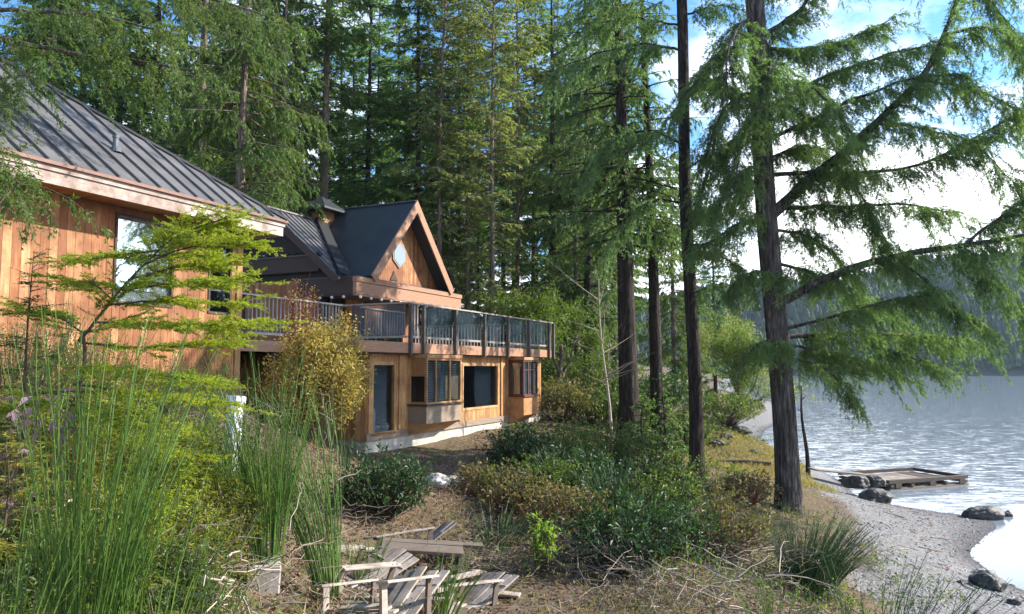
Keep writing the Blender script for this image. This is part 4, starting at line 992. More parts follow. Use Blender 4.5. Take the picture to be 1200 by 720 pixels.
# slender dark fir
Ys = 22.5; xs_ = PX(814, Ys)
bs = np.array([xs_, Ys, gz(xs_, Ys) - .1])
limb_tree('fir_tree', bs, P(795, -60, Ys), .215, .16, [
    ([P(806, 300, Ys), P(840, 296, Ys - .5), P(862, 312, Ys - 1), P(880, 330, Ys - 1.2)], .03),
    ([P(805, 255, Ys), P(835, 240, Ys + .8), P(870, 250, Ys + 1.4)], .03),
    ([P(804, 240, Ys), P(770, 232, Ys + .5), P(735, 250, Ys + .8), P(716, 285, Ys + 1)], .035),
    ([P(802, 170, Ys), P(760, 150, Ys - .4), P(715, 165, Ys - .6), P(690, 200, Ys - .6)], .035),
    ([P(800, 110, Ys), P(830, 90, Ys + .6), P(870, 110, Ys + 1)], .03),
    ([P(799, 60, Ys), P(760, 50, Ys), P(700, 62, Ys + .3), P(655, 80, Ys + .4)], .035),
    ([P(798, 20, Ys), P(840, 5, Ys), P(880, 15, Ys)], .03),
    ([P(803, 200, Ys), P(830, 180, Ys - .7), P(852, 200, Ys - 1.2)], .03),
    ([P(799, 30, Ys), P(740, 20, Ys + .5), P(690, 30, Ys + 1)], .03),
    ([P(808, 345, Ys), P(835, 335, Ys - .6), P(856, 350, Ys - .9)], .02),
    ([P(797, -20, Ys), P(750, -30, Ys), P(690, -10, Ys)], .03), ([P(797, -20, Ys), P(850, -30, Ys), P(880, -10, Ys)], .03),
    ], M['bark_dark'], M['fir_blue'], 'slender straight fir trunk standing between the twin trunks and the big fir', kd=11, l2=.9, L=.11, W=.027, step=.015, hang=.95, dense=1.1, u0=.05)

# the big fir by the shore
Yb = 21.0; xb = PX(920, Yb); bb_ = np.array([xb, Yb, gz(xb, Yb) - .05])
def LP(*a): return [P(x, y, Yb + d) for x, y, d in a]
big = [
 (LP((906, 250, 0), (935, 222, -.2), (975, 188, -.5), (1030, 145, -.9), (1080, 95, -1.2), (1112, 35, -1.5), (1125, -20, -1.6)), .17),
 (LP((920, 352, 0), (945, 338, -.2), (990, 315, -.5), (1050, 300, -.8), (1120, 288, -1.2), (1200, 278, -1.6), (1290, 270, -2)), .13),
 (LP((922, 395, 0), (960, 393, .2), (1010, 390, .4), (1070, 393, .5), (1135, 398, .6)), .07),
 (LP((910, 246, 0), (960, 242, .4), (1010, 241, .8), (1060, 238, 1.1), (1120, 250, 1.3)), .065),
 (LP((905, 262, 0), (875, 258, -.3), (856, 266, -.5), (835, 284, -.6), (812, 288, -.7)), .06),
 (LP((886, 48, 0), (915, 30, .3), (945, 5, .5), (965, -40, .6)), .09),
 (LP((892, 130, 0), (935, 105, .5), (985, 82, 1.0), (1050, 60, 1.5), (1110, 50, 2)), .07),
 (LP((898, 165, 0), (950, 140, -.5), (1010, 112, -1), (1070, 90, -1.4), (1130, 88, -1.8)), .06),
 (LP((902, 205, 0), (960, 200, .2), (1020, 205, .3), (1080, 196, .5), (1140, 162, .6), (1210, 126, .8)), .065),
 (LP((884, 40, 0), (850, 60, -.4), (815, 95, -.7), (790, 130, -.8)), .05),
 (LP((892, 110, 0), (862, 112, -.4), (840, 140, -.6), (826, 190, -.8)), .05),
 (LP((893, 130, 0), (878, 145, -.9), (866, 180, -1.6), (860, 225, -1.9)), .05),
 (LP((924, 420, 0), (955, 425, -.3), (985, 445, -.5), (1005, 470, -.5)), .03),
 (LP((921, 385, 0), (975, 372, -.4), (1040, 352, -.7), (1095, 345, -.9)), .045),
 (LP((1030, 145, -.9), (1080, 150, -.6), (1140, 165, -.4), (1190, 215, -.3)), .035),
 (LP((1050, 300, -.8), (1085, 330, -.9), (1120, 360, -1), (1160, 385, -1)), .035),
 (LP((1112, 287, -1.2), (1150, 310, -1), (1185, 345, -.9), (1215, 385, -.8)), .035),
 (LP((1080, 95, -1.2), (1130, 100, -1), (1180, 120, -1), (1230, 160, -1)), .035),
 (LP((1110, 40, -1.5), (1150, 30, -1.3), (1200, 45, -1.2), (1260, 80, -1)), .04),
 (LP((880, 0, 0), (930, -30, .5), (1010, -50, 1), (1120, -40, 1.5), (1220, -10, 2)), .08),
 (LP((1120, -40, 1.5), (1160, -5, 1.2), (1200, 60, 1), (1220, 130, 1)), .04),
 (LP((890, 95, 0), (930, 92, -1), (965, 110, -1.8), (1000, 160, -2.2)), .05),
 (LP((918, 330, 0), (890, 318, -.4), (868, 322, -.8), (852, 345, -1)), .04),
 (LP((925, 410, 0), (900, 398, -.9), (888, 402, -1.2), (880, 412, -1.4)), .03),
 (LP((975, 188, -.5), (1000, 215, -.5), (1030, 262, -.6), (1045, 300, -.6)), .03),
 (LP((1190, 215, -.3), (1205, 260, -.2), (1210, 320, -.2)), .025),
 (LP((881, 20, 0), (860, 35, -1), (850, 70, -1.8), (856, 120, -2.2)), .05),
 (LP((889, 80, 0), (905, 70, -1), (900, 90, -1.9), (885, 140, -2.4)), .05),
 (LP((895, 150, 0), (860, 160, .5), (830, 200, .9), (812, 250, 1)), .05),
 (LP((900, 190, 0), (870, 200, -.6), (845, 235, -1.1), (835, 270, -1.2)), .045),
 (LP((903, 215, 0), (880, 212, .8), (858, 240, 1.4)), .04),
 (LP((908, 270, 0), (940, 272, .8), (980, 300, 1.4), (1000, 330, 1.6)), .045),
 (LP((915, 310, 0), (950, 318, 1), (1000, 350, 1.7), (1060, 372, 2.0)), .045),
 (LP((926, 405, 0), (965, 412, .6), (1015, 425, 1), (1050, 430, 1.2)), .035),
 (LP((1010, 390, .4), (1040, 410, .2), (1080, 425, 0), (1110, 430, -.2)), .03),
 (LP((890, 118, 0), (930, 130, 1.2), (970, 150, 2), (1005, 175, 2.4)), .045),
 (LP((886, 55, 0), (930, 60, 1.2), (985, 50, 2.2), (1050, 20, 3)), .05),
 (LP((1130, 287, -1.2), (1160, 265, -.8), (1200, 235, -.4), (1240, 210, -.2)), .04),
 (LP((900, 185, 0), (935, 172, .9), (965, 180, 1.5), (990, 215, 1.8)), .045),
]
limb_tree('fir_tree', bb_, P(878, -60, Yb), .33, .25, big, M['bark_fir'], M['big_fir'], 'big furrowed fir by the shore with long limbs reaching over the water', kd=17, l2=1.05, L=.075, W=.0165, step=.0072, hang=.85, sides=20, d_perp=.9, u0=.06)

# slim leaning stem beside the big trunk, leafless sapling near the house
snag(943, 31, 3.6, .10, 'short bare stem leaning beside the big fir trunk at the water', -.06, nb=5, bl=.25, wm='bark_dark')
snag(716, 24.5, 5.6, .055, 'leafless pale sapling with upright forking branches in front of the twin trunks', -.075, 'bare_sapling', 'twig_pale', 16, 1.9)

# leaning madrone over the cove
def madrone(px, Y, lab, lean, H, n_leaf=6000, mt='madrone', wm='bark_pale', base_px=None):
    x = PX(px, Y); e = empty('madrone_tree', (x, Y, gz(x, Y)), 0, lab, 'tree')
    w, g = MB(), MB(); tips = []
    def grow(p, d, l, r, lev):
        n = 6; v = np.linspace(0, 1, n); q = p + d * (l * v)[:, None] + np.array([0, 0, .12 * l]) * (v ** 2)[:, None] + rng.normal(0, .05 * l, (n, 3)) * v[:, None] * .6
        w.tubes(q, r * (1 - .45 * v), 6)
        if lev >= 4: tips.append((q[2:], l)); return
        for _ in range(3 if lev < 2 else 3):
            i = rng.integers(2, n); nd = unit(d + rng.normal(0, .55, 3) + np.array([0, 0, .12])); grow(q[i], nd, l * rnd(.55, .8), r * .5, lev + 1)
        if lev == 3: tips.append((q[3:], l))
    grow(np.zeros(3), unit(np.array(lean, float)), H, .16, 0)
    tp = np.concatenate([t[0] for t in tips]); k = max(1, n_leaf // len(tp)); pp = np.repeat(tp, k, 0) + rng.normal(0, .22, (len(tp) * k, 3))
    dd_ = unit(rng.normal(0, 1, pp.shape) + np.array([0, 0, .3])); g.kites(pp, dd_, unit(rng.normal(0, 1, pp.shape) + np.array([0, 0, 1.])), rnd(.10, .18, len(pp)), rnd(.05, .08, len(pp)), fold=.2)
    w.build('trunk', M[wm], e, True); g.build('crown', M[mt], e)
    return e
madrone(828, 42, 'madrone with bright leaves leaning out over the cove', (.75, -.1, .30), 3.2, 9000)
madrone(842, 47, 'brown leaved bush tree leaning over the gravel cove', (.35, 0, .8), 3.4, 5000, 'alder')
madrone(650, 34, 'spreading leafy tree beyond the far end of the deck', (.1, 0, .9), 2.8, 9000, 'madrone')

# ------------------------------------------------------------------ shrubs
def broadleaf(name, px, Y, rx, ry, rz, lab, lm, sm='twig_dark', nsh=140, per=9, L=.10, W=.036, zc=.55, group=None, cat='shrub', z=None, low=-.25, spread=.06, top=False):
    x = PX(px, Y); z0 = gz(x, Y) if z is None else z
    e = empty(name, (x, Y, z0 - .03), 0, lab, cat, group)
    w, g = MB(), MB()
    d = unit(rng.normal(0, 1, (nsh, 3))); d[:, 2] = np.where(d[:, 2] < low, -d[:, 2], d[:, 2])
    rad = rnd(.5, 1.05, nsh) ** .6
    lump = 1 + .42 * np.sin(d[:, 0] * 4 + px) * np.cos(d[:, 1] * 5 + d[:, 2] * 3)
    tip = d * np.array([rx, ry, rz]) * (rad * lump)[:, None]; tip[:, 2] += rz * zc * 1.6
    tip[:, 2] = np.maximum(tip[:, 2], .06)
    b0 = np.stack([tip[:, 0] * .15, tip[:, 1] * .15, np.zeros(nsh)], 1)
    v = np.linspace(0, 1, 6)[None, :, None]
    mid = (b0 + tip) / 2 + rng.normal(0, .06, (nsh, 3)) - np.array([0, 0, .1])
    cv = (1 - v) ** 2 * b0[:, None] + 2 * v * (1 - v) * mid[:, None] + v ** 2 * tip[:, None]
    w.tubes(cv, np.full((nsh, 1), .009) * (1 - .7 * np.linspace(0, 1, 6))[None], 3)
    si = np.repeat(np.arange(nsh), per); n = len(si); vv = 1 - rnd(0, 1, n) ** 1.6 * .45
    vi = vv[:, None]; p = (1 - vi) ** 2 * b0[si] + 2 * vi * (1 - vi) * mid[si] + vi ** 2 * tip[si] + rng.normal(0, spread, (n, 3)) * .5
    ax = unit(tip - mid)[si]; dr_ = unit(unit(rng.normal(0, 1, (n, 3))) * .9 + ax * .55 + np.array([0, 0, -.05]))
    g.kites(p, dr_, unit(ax * .5 + np.array([0, 0, .8]) + rng.normal(0, .35, (n, 3))), L * rnd(.55, 1.2, n), W * rnd(.7, 1.2, n), .15, .5, .18)
    w.build('stems', M[sm], e); g.build('leaves', M[lm], e)
    return e

def broom(px, Y, lab, n=70, H=1.5, spread=.35, lean=(0, 0), r=.0035, m='broom', z=None, twigs=10, base=.1, group='broom bushes', sub=.8, name='broom_bush', curve=.5):
    x = PX(px, Y); z0 = gz(x, Y) if z is None else z
    e = empty(name, (x, Y, z0 - .03), 0, lab, 'broom bush', group)
    w = MB(); a = rnd(0, 6.28, n); o = np.stack([np.cos(a), np.sin(a)], 1) * (rnd(0, 1, n) ** .5)[:, None]
    h = H * rnd(.5, 1.05, n); v = np.linspace(0, 1, 8)
    b0 = np.concatenate([o * base, np.zeros((n, 1))], 1)
    xy = o[:, None] * (spread * h[:, None] * (curve * v + (1 - curve) * v ** 2)[None])[..., None] + np.array(lean)[None, None] * (h[:, None] * (v ** 1.6)[None])[..., None]
    q = np.concatenate([xy, (h[:, None] * (v - .06 * v ** 3)[None])[..., None]], 2) + b0[:, None] + np.cumsum(rng.normal(0, .010, (n, 8, 3)) * np.array([1, 1, .3]), 1) * h[:, None, None] * .9 * v[None, :, None]
    w.tubes(q, (r * 1.5) * np.ones((n, 1)) * (1 - .75 * v)[None], 4)
    g = MB(); si = np.repeat(np.arange(n), twigs); vv = rnd(.25, .95, len(si)); k = vv * 7; i0 = np.floor(k).astype(int).clip(0, 6); fr = (k - i0)[:, None]
    p = q[si, i0] * (1 - fr) + q[si, i0 + 1] * fr; t = unit(q[si, i0 + 1] - q[si, i0])
    d = unit(t + rng.normal(0, .22, t.shape)); l = h[si] * rnd(.12, .34, len(si)) * sub * (1.35 - vv); v5 = np.linspace(0, 1, 4)
    tq = p[:, None] + d[:, None] * (l[:, None] * v5)[..., None] + (np.array([0, 0, .16]) * (l[:, None] * v5[None] ** 2)[..., None])
    g.tubes(tq, r * .62 * np.ones((len(si), 1)) * (1 - .7 * v5)[None], 3)
    # a few tiny leaves so the wands catch the light
    nl = n * twigs; ri = rng.integers(0, len(si), nl); lv = rnd(.1, 1, nl); lp = p[ri] + d[ri] * (l[ri] * lv)[:, None]
    g.kites(lp, unit(d[ri] + rng.normal(0, .5, (nl, 3))), unit(rng.normal(0, 1, (nl, 3))), rnd(.008, .02, nl), rnd(.003, .006, nl))
    w.build('stems', M[m], e); tag(g.build('twigs', M[m], e), kind='stuff')
    return e

def sticks(name, px, Y, lab, n=60, R_=.6, H=.5, r=.006, m='twig', cat='dead branches', flat=.35, L=.8, z=None, group=None, arch=.5):
    x = PX(px, Y); z0 = gz(x, Y) if z is None else z
    e = MB(); v = np.linspace(0, 1, 7)
    b0 = np.concatenate([rng.normal(0, R_ * .45, (n, 2)), rnd(0, H, (n, 1))], 1)
    a = rnd(0, 6.28, n); d = unit(np.stack([np.cos(a), np.sin(a), rnd(-.2, flat * 2, n)], 1)); l = L * rnd(.3, 1.2, n)
    q = b0[:, None] + d[:, None] * (l[:, None] * v)[..., None] - np.array([0, 0, 1.]) * (arch * l[:, None] * v[None] ** 2)[..., None] * rnd(-.2, 1, n)[:, None, None] + rng.normal(0, .03, (n, 7, 3)) * v[None, :, None]
    gl = ground(q[..., 0] + x, q[..., 1] + Y) - z0; q[..., 2] = np.maximum(q[..., 2], gl + .01)
    e.tubes(q, (r * rnd(.4, 1.4, n))[:, None] * (1 - .7 * v)[None], 4)
    o = e.build(name, M[m]); o.location = (x, Y, z0); tag(o, lab, cat, group); return o

def og(px, py, lo=3.0, hi=60.0):
    """Where the view ray through a photograph pixel meets the ground."""
    Y = np.linspace(lo, hi, 1200); q = np.array([P(px, py, y) for y in Y])
    d = q[:, 2] - ground(q[:, 0], q[:, 1]); i = np.argmax(d < 0) if (d < 0).any() else len(Y) - 1
    return q[i]

# ------------------------------------------------------------------ left foreground
Y5 = 5.0
def S5(*a): return [P(x, y, Y5 + d) for x, y, d in a]
sb_ = P(70, 560, Y5); sb_[2] = gz(sb_[0], sb_[1])
sap = [
 (S5((92, 400, 0), (150, 330, -.05), (200, 278, -.1), (240, 262, -.12), (268, 256, -.15)), 0.0088),
 (S5((165, 312, -.05), (215, 290, -.15), (283, 283, -.25)), 0.0050), (S5((185, 294, -.08), (150, 298, .05), (92, 306, .1)), 0.0050),
 (S5((150, 328, -.05), (210, 312, .15), (272, 310, .3)), 0.0050), (S5((140, 340, -.04), (200, 332, -.2), (278, 331, -.35)), 0.0055),
 (S5((125, 358, -.02), (180, 352, .1), (277, 356, .2)), 0.0055), (S5((130, 350, -.03), (108, 330, .1), (84, 332, .2)), 0.0044),
 (S5((110, 378, -.02), (190, 380, -.15), (302, 381, -.3)), 0.0055), (S5((100, 392, 0), (70, 372, .1), (42, 366, .2)), 0.0044),
 (S5((95, 402, 0), (170, 408, .2), (262, 402, .35)), 0.0055), (S5((88, 430, 0), (150, 436, -.25), (242, 448, -.4)), 0.0055),
 (S5((85, 450, 0), (170, 462, .1), (268, 474, .2)), 0.0055), (S5((80, 470, 0), (130, 480, -.3), (200, 505, -.5)), 0.0055),
 (S5((80, 480, 0), (50, 470, -.1), (10, 480, -.2)), 0.0050), (S5((78, 500, 0), (150, 515, .3), (235, 535, .5)), 0.0055),
 (S5((200, 278, -.1), (225, 268, .1), (262, 268, .25)), 0.0039), (S5((175, 300, -.08), (205, 298, .2), (236, 300, .4)), 0.0044),
]
limb_tree('fir_sapling', sb_, P(94, 394, Y5), .017, .011, sap, M['twig_dark'], M['sapling'], 'bright yellow green young fir spreading its layered branches in front of the cedar wall', kd=40, l2=.27, L=.024, W=.0055, step=.0026, hang=.10, s=.38, zr=(-.12, .16), clus=False, nsp=.62, d_perp=1.0, u0=.04, sides=8, cat='young tree')
def lowfir(px, Y, H, Rm, nb, mt, lab, kd=34, L=.03, W=.006, step=.0045, hang=.2, l2f=.5, cb=.15, r=.02, up=.1, rz=0, droop=.25, group=None, zoff=0):
    w, g, _ = conifer(H, r, cb, Rm, nb, up=up, droop=droop, kd=kd, l2f=l2f, l2max=.4, L=L, W=W, step=step, hang=hang, dead=0, top=.15, wob=.03, sides=6, ws=.28)
    x = PX(px, Y)
    return tree('fir_sapling', x, Y, w, g, M['twig_dark'], M[mt], lab, group, z=gz(x, Y) + zoff, cat='young tree')
lowfir(32, 5.0, 2.1, .62, 70, 'sapling_dark', 'small dark young fir beside the purple leaves at the edge of the photo')
fr_ = [(10, 3.9, .95, .75, 'frond', 'yellow green frondy seedling lowest at the edge beside the tall broom'),
       (228, 6.4, 1.15, .8, 'sapling', 'bright green bushy seedling below the young fir beside the white pipe'),
       (150, 5.6, 1.2, .8, 'sapling', 'bright green seedling under the middle of the young fir'),
       (225, 5.2, .55, .6, 'frond', 'yellowish low seedling in front of the rusty fern'),
       (70, 4.7, .9, .7, 'frond', 'yellow green seedling in the tangle below the small dark fir'),
       (165, 4.2, .5, .55, 'frond', 'low yellow seedling between the two broom clumps')]
for px, Y, H, Rm, mt, lab in fr_:
    lowfir(px, Y, H, Rm, 60, mt, lab, kd=30, L=.036, W=.010, step=.0055, hang=.3, l2f=.55, cb=.08, r=.014, up=.25, group='seedlings on the slope')
for px, Y, r_, h_, mt, lab in ((20, 6.0, .7, .5, 'frond', 'yellow green feathery bush against the cedar wall under the small dark fir'), (105, 6.6, .7, .5, 'sapling', 'bright green feathery bush under the big window'), (190, 7.4, .75, .5, 'frond', 'yellow green feathery bush beside the white pipe'),
    (282, 7.2, .45, .42, 'sapling', 'bright feathery bush at the foot of the white pipe'), (60, 5.0, .5, .38, 'frond', 'low yellowish feathery bush among the bleached twigs'), (140, 4.9, .5, .35, 'sapling', 'low bright feathery bush behind the tall broom'), (235, 5.9, .45, .35, 'frond', 'feathery yellowish bush left of the dense tall broom'),
    (20, 3.9, .4, .3, 'salal', 'low green bush behind the corner broom'), (15, 8.6, .9, .7, 'salal', 'green bush against the cedar wall at the very edge of the photo'), (90, 9.4, .9, .65, 'frond', 'yellowing bush against the cedar wall below the big window'), (165, 10.4, .9, .6, 'salal', 'green bush against the cedar wall under the window corner'), (225, 11.2, .9, .6, 'salal_red', 'brownish bush by the corner post of the cedar house'), (265, 9.6, .8, .5, 'salal_red', 'brownish bush behind the white pipe'), (300, 8.2, .7, .45, 'salal', 'green bush behind the dense tall broom'), (185, 4.3, .4, .25, 'salal', 'small green bush in front of the yellowish seedlings')):
    broadleaf('feathery_bush', px, Y, r_, r_, h_, lab, mt, 'twig', 230, 34, .045, .013, .7, group='feathery bushes on the slope', low=-.3, spread=.07)
broadleaf('purple_shrub', 48, 4.3, .20, .2, .32, 'shrub with a few big purple leaves beside the small dark fir', 'purple', 'twig', 16, 3, .11, .055, 1.9, spread=.05)
broom(112, 3.3, 'tall green broom standing nearest, in front of the cedar wall', 85, 1.95, .22, (.05, .05), .0036, twigs=9)
broom(12, 3.0, 'low green broom at the bottom corner of the photo', 40, 1.15, .3, (0, 0), .0036, twigs=8)
broom(178, 3.4, 'thin broom between the tall one and the young fir', 18, 1.35, .25, (.05, 0), .0034, twigs=7)
broom(318, 6.3, 'tall dense broom in front of the yellow shrub', 85, 2.1, .26, (-.10, .05), .0036, twigs=10)
broom(388, 6.6, 'broom leaning towards the house beside the broken chairs', 70, 1.95, .26, (-.26, .1), .0036, twigs=9)
broom(255, 6.9, 'pale broom with thin wands behind the white pipe', 34, 1.9, .3, (-.12, 0), .004, twigs=7)
broom(225, 3.6, 'sparse broom rising at the bottom edge below the concrete block', 18, .9, .35, (.1, 0), .0036, twigs=8)
broom(432, 8.6, 'short broom beside the wooden chairs', 30, .8, .35, (0, 0), .004, twigs=7)
broom(405, 14.2, 'small dark broom on the bare soil near the deck', 26, .75, .25, (0, 0), .006, 'broom_dark', twigs=6)
broom(940, 12.0, 'dark bushy broom in front of the foot of the big fir', 230, 1.30, .55, (.22, 0), .0056, 'broom_dark', twigs=14, base=.3, sub=.8)
broom(1020, 6.4, 'dark broom nearest the shingle at the bottom edge', 70, 1.5, .5, (.30, 0), .005, 'broom_dark', twigs=11)
broom(1085, 6.3, 'thin broom reaching over the shingle at the bottom corner', 40, 1.35, .5, (.35, 0), .005, 'broom_dark', twigs=10)
broom(900, 7.6, 'broom among the dead branches below the dark one', 40, 1.0, .5, (.1, 0), .0038, 'broom', twigs=9)
broom(655, 15.5, 'dark feathery broom on the middle of the bank', 80, 1.1, .5, (.1, 0), .006, 'broom_dark', twigs=10, base=.25)
broom(715, 14.0, 'dark broom above the glossy bush', 90, 1.1, .55, (-.05, 0), .006, 'broom_dark', twigs=10, base=.3)
broom(585, 11.2, 'flattened grey broom beside the dark bench', 60, .7, .8, (.15, 0), .0045, 'broom_dark', twigs=8, base=.3)
broom(520, 7.4, 'bent broom lying across the wooden chairs', 30, .85, .45, (.25, .1), .004, 'broom', twigs=7)
sticks('dead_branches', 150, 4.4, 'pale bare twigs tangled under the young fir', 80, .9, .35, .006, 'twig_pale', L=.7)
sticks('dead_branches', 40, 4.3, 'bleached curving twigs below the small dark fir', 46, .5, .6, .006, 'twig_pale', L=.7)
sticks('dead_branches', 250, 5.4, 'dry grey stems heaped beside the concrete block', 90, .7, .25, .005, 'twig', L=.6)
sticks('dead_branches', 280, 8.6, 'brown brushwood in front of the cedar wall under the window', 170, .9, 1.2, .006, 'twig', L=.8)
sticks('dead_branches', 345, 8.0, 'grey twigs behind the tall broom', 60, .7, .6, .006, 'twig', L=.7)

# white pipe, concrete block, rusty fern
q = P(276, 470, 8.2); q2 = P(272, 530, 8.0)
w = MB(); g0 = gz(q2[0] - .03, 7.9) - .1
w.tubes([(q2[0] - .04, 7.95, g0), q2, q * .6 + q2 * .4, q], [.085, .085, .085, .09], 16); w.tubes([q + np.array([0, 0, -.02]), q + np.array([.004, .01, .05])], [.105, .105], 16, True)
tag(w.build('drainpipe', M['white'], None, True), 'white plastic drainpipe leaning among the seedlings under the house', 'pipe')
p = og(307, 692, 4); w = MB(); w.box((-.13, -.14, -.08), (.13, .14, .24)); e = w.build('concrete_block', M['concrete']); bevel(e, .012, 2)
e.location = p; e.rotation_euler = (.06, .05, .35); tag(e, 'pale concrete block half buried between the broom bushes', 'block')
p = og(262, 560, 5.5); broadleaf('fern', 264, float(p[1]), .13, .13, .12, 'rusty orange dead fern beside the white pipe', 'rust', 'twig_dark', 60, 12, .045, .012, .9, cat='fern', spread=.03)

# yellow shrub by the deck
Yy = 15.6
broadleaf('yellow_shrub', 373, Yy, .95, .9, .98, 'round yellow leaved shrub in front of the deck beside the glass door', 'yellow', 'twig', 560, 34, .08, .046, 1.05, low=-.85, spread=.16)
broadleaf('yellow_shrub', 352, Yy + .5, .42, .42, .55, 'thin reddish tip of shrub rising over the railing behind the yellow shrub', 'yellow', 'twig_red', 120, 5, .05, .03, 3.2, low=-.3)

# ------------------------------------------------------------------ bank in the middle
B = broadleaf
B('glossy_shrub', 735, 10.6, 1.0, .8, .62, 'broad glossy dark green shrub in the middle of the bank above the dead branches', 'rhodo', nsh=260, per=11, L=.12, W=.036)
B('glossy_shrub', 800, 11.6, .55, .55, .5, 'small glossy shrub in the dead brush below the slender fir', 'rhodo', nsh=90, per=9, L=.11, W=.036)
B('glossy_shrub', 452, 11.6, .85, .7, .55, 'dark glossy shrub behind the broken wooden chairs', 'rhodo', nsh=200, per=11, L=.12, W=.04)
B('glossy_shrub', 612, 17.2, .95, .8, .72, 'dark glossy shrub growing against the lake house foundation', 'rhodo', nsh=190, per=12, L=.13, W=.05)
B('lime_shrub', 634, 10.0, .22, .22, .38, 'small lime leaved shrub right of the dark bench', 'lime', nsh=40, per=8, L=.10, W=.036, zc=.8)
sal = [(660, 18.0, 1.2, .8, 'salal', 'bright green shrub between the foundation and the pale sapling'),
 (705, 19.0, 1.2, .85, 'salal', 'green shrub at the foot of the pale sapling'),
 (750, 18.2, 1.1, .8, 'salal', 'leafy green shrub below the twin dark trunks'),
 (790, 17.0, 1.0, .75, 'salal', 'green shrub left of the slender fir foot'),
 (690, 15.2, 1.0, .6, 'rhodo', 'dark green shrub on the slope under the bright green ones'),
 (640, 14.2, .95, .55, 'salal', 'green shrub between the russet ones on the upper slope'),
 (575, 14.6, .85, .40, 'salal_red', 'russet shrub with reddish canes left of the dark foundation shrub'),
 (610, 13.4, .8, .42, 'salal_red', 'russet and green shrub lower on the slope'),
 (770, 13.8, .9, .6, 'salal', 'green shrub above the glossy one in the middle'),
 (835, 16.0, .7, .6, 'salal_red', 'russet bush just right of the slender fir foot'),
 (845, 12.2, .8, .55, 'salal_red', 'brown leaved bush behind the dead branches'),
 (655, 12.4, .8, .4, 'salal_red', 'low browned bush beside the lime leaved shrub'),
 (870, 20.0, .8, .5, 'salal_red', 'brown bush between the slender fir and the big fir')]
for px, Y, r_, h_, mt, lab in sal:
    B('leafy_shrub', px, Y, r_, r_ * .85, h_, lab, mt, 'twig_red' if mt == 'salal_red' else 'twig_dark', int(150 * r_), 12, .10, .05, group='leafy shrubs on the bank')
back = [(655, 30, 1.6, 1.0, 'salal_red', 'brown brushy bush beyond the end of the lake house'), (690, 31, 1.6, .9, 'salal', 'green bush in the shade beyond the lake house'),
 (730, 32, 1.8, 1.1, 'salal', 'green bush behind the pale sapling'), (700, 36, 2.2, 1.6, 'salal', 'tall dark bush deep under the trees'), (800, 30, 1.5, 1.0, 'salal', 'green bush behind the slender fir'),
 (850, 38, 1.8, 1.0, 'salal', 'bright bush at the edge of the grassy clearing'), (640, 38, 2.2, 1.8, 'salal', 'bush under the trees directly behind the deck end'), (770, 36, 2.0, 1.3, 'rhodo', 'dark bush behind the ivy covered trunks')]
for px, Y, r_, h_, mt, lab in back:
    B('leafy_shrub', px, Y, r_, r_, h_, lab, mt, 'twig_dark', int(110 * r_), 12, .17, .085, group='bushes under the trees')
for px, Y, H, lab in ((778, 26.6, 3.0, 'ferny young cedar at the foot of the twin trunks'), (752, 26.2, 2.0, 'low young cedar in front of the twin trunks'), (800, 28.5, 2.4, 'young cedar between the trunks and the slender fir')):
    w, g, _ = conifer(H, .05, .1, 1.0, 60, up=.0, droop=.4, kd=8, l2f=.5, L=.11, W=.035, step=.016, hang=.6, dead=0); tree('cedar_sapling', PX(px, Y), Y, w, g, M['bark_dark'], M['fir'], lab, 'young cedars under the twin trunks', cat='young tree')
for a in [(745, 9.0, 'dead grey branches heaped in front of the glossy shrub', 90, .9, .4, 'twig'), (830, 9.2, 'bleached dead branches arching over the lower bank', 80, 1.0, .5, 'twig_pale'),
          (875, 11.5, 'brown dead brush left of the dark broom', 150, .9, .6, 'twig'), (665, 10.4, 'dry stems beside the lime leaved shrub', 90, .6, .4, 'twig'), (850, 15.0, 'grey brush at the foot of the slender fir', 120, 1.0, .7, 'twig'),
          (610, 11.6, 'dark withered stems on the bare slope', 140, 1.0, .15, 'twig_dark'), (560, 10.4, 'thin dead twigs above the dark bench', 90, .8, .12, 'twig'), (770, 15.6, 'thin dry stems among the green shrubs', 90, 1.2, .5, 'twig'), (575, 15.2, 'red bare canes by the foundation', 50, .6, .3, 'twig_red'), (950, 9.0, 'dry grey stems under the dark broom', 110, .9, .25, 'twig')]:
    sticks('dead_branches', a[0], a[1], a[2], a[3], a[4], a[5], .006, a[6], L=.9, group='dead branches on the bank')

def scatter(n, x0, x1, y0, y1, zlo=.35, zhi=99, dens=None):
    x, y = rnd(x0, x1, n), rnd(y0, y1, n); 
    z = ground(x, y); ok = (z > zlo) & (z < zhi)
    if dens is not None: ok &= rnd(0, 1, n) < dens(x, y, z)
    return np.stack([x, y, z], 1)[ok]
def inhouse(p):
    l = (p[:, :2] - OB[:2]); lx, ly = l @ Dv[:2], l @ Iv[:2]; l2 = p[:, :2] - OA[:2]; ax, ay = l2 @ Dv[:2], l2 @ Iv[:2]
    return ((lx > -2.2) & (ly > -.1) & (lx < 11) & (ly < 14)) | ((ax < .2) & (ay > .2))
def patch(x, y, f=1.0, ph=0.0): return .5 + .5 * np.sin(x * 1.3 * f + 1.7 * np.sin(y * .9 * f + ph)) * np.cos(y * 1.1 * f - x * .6 * f + ph)
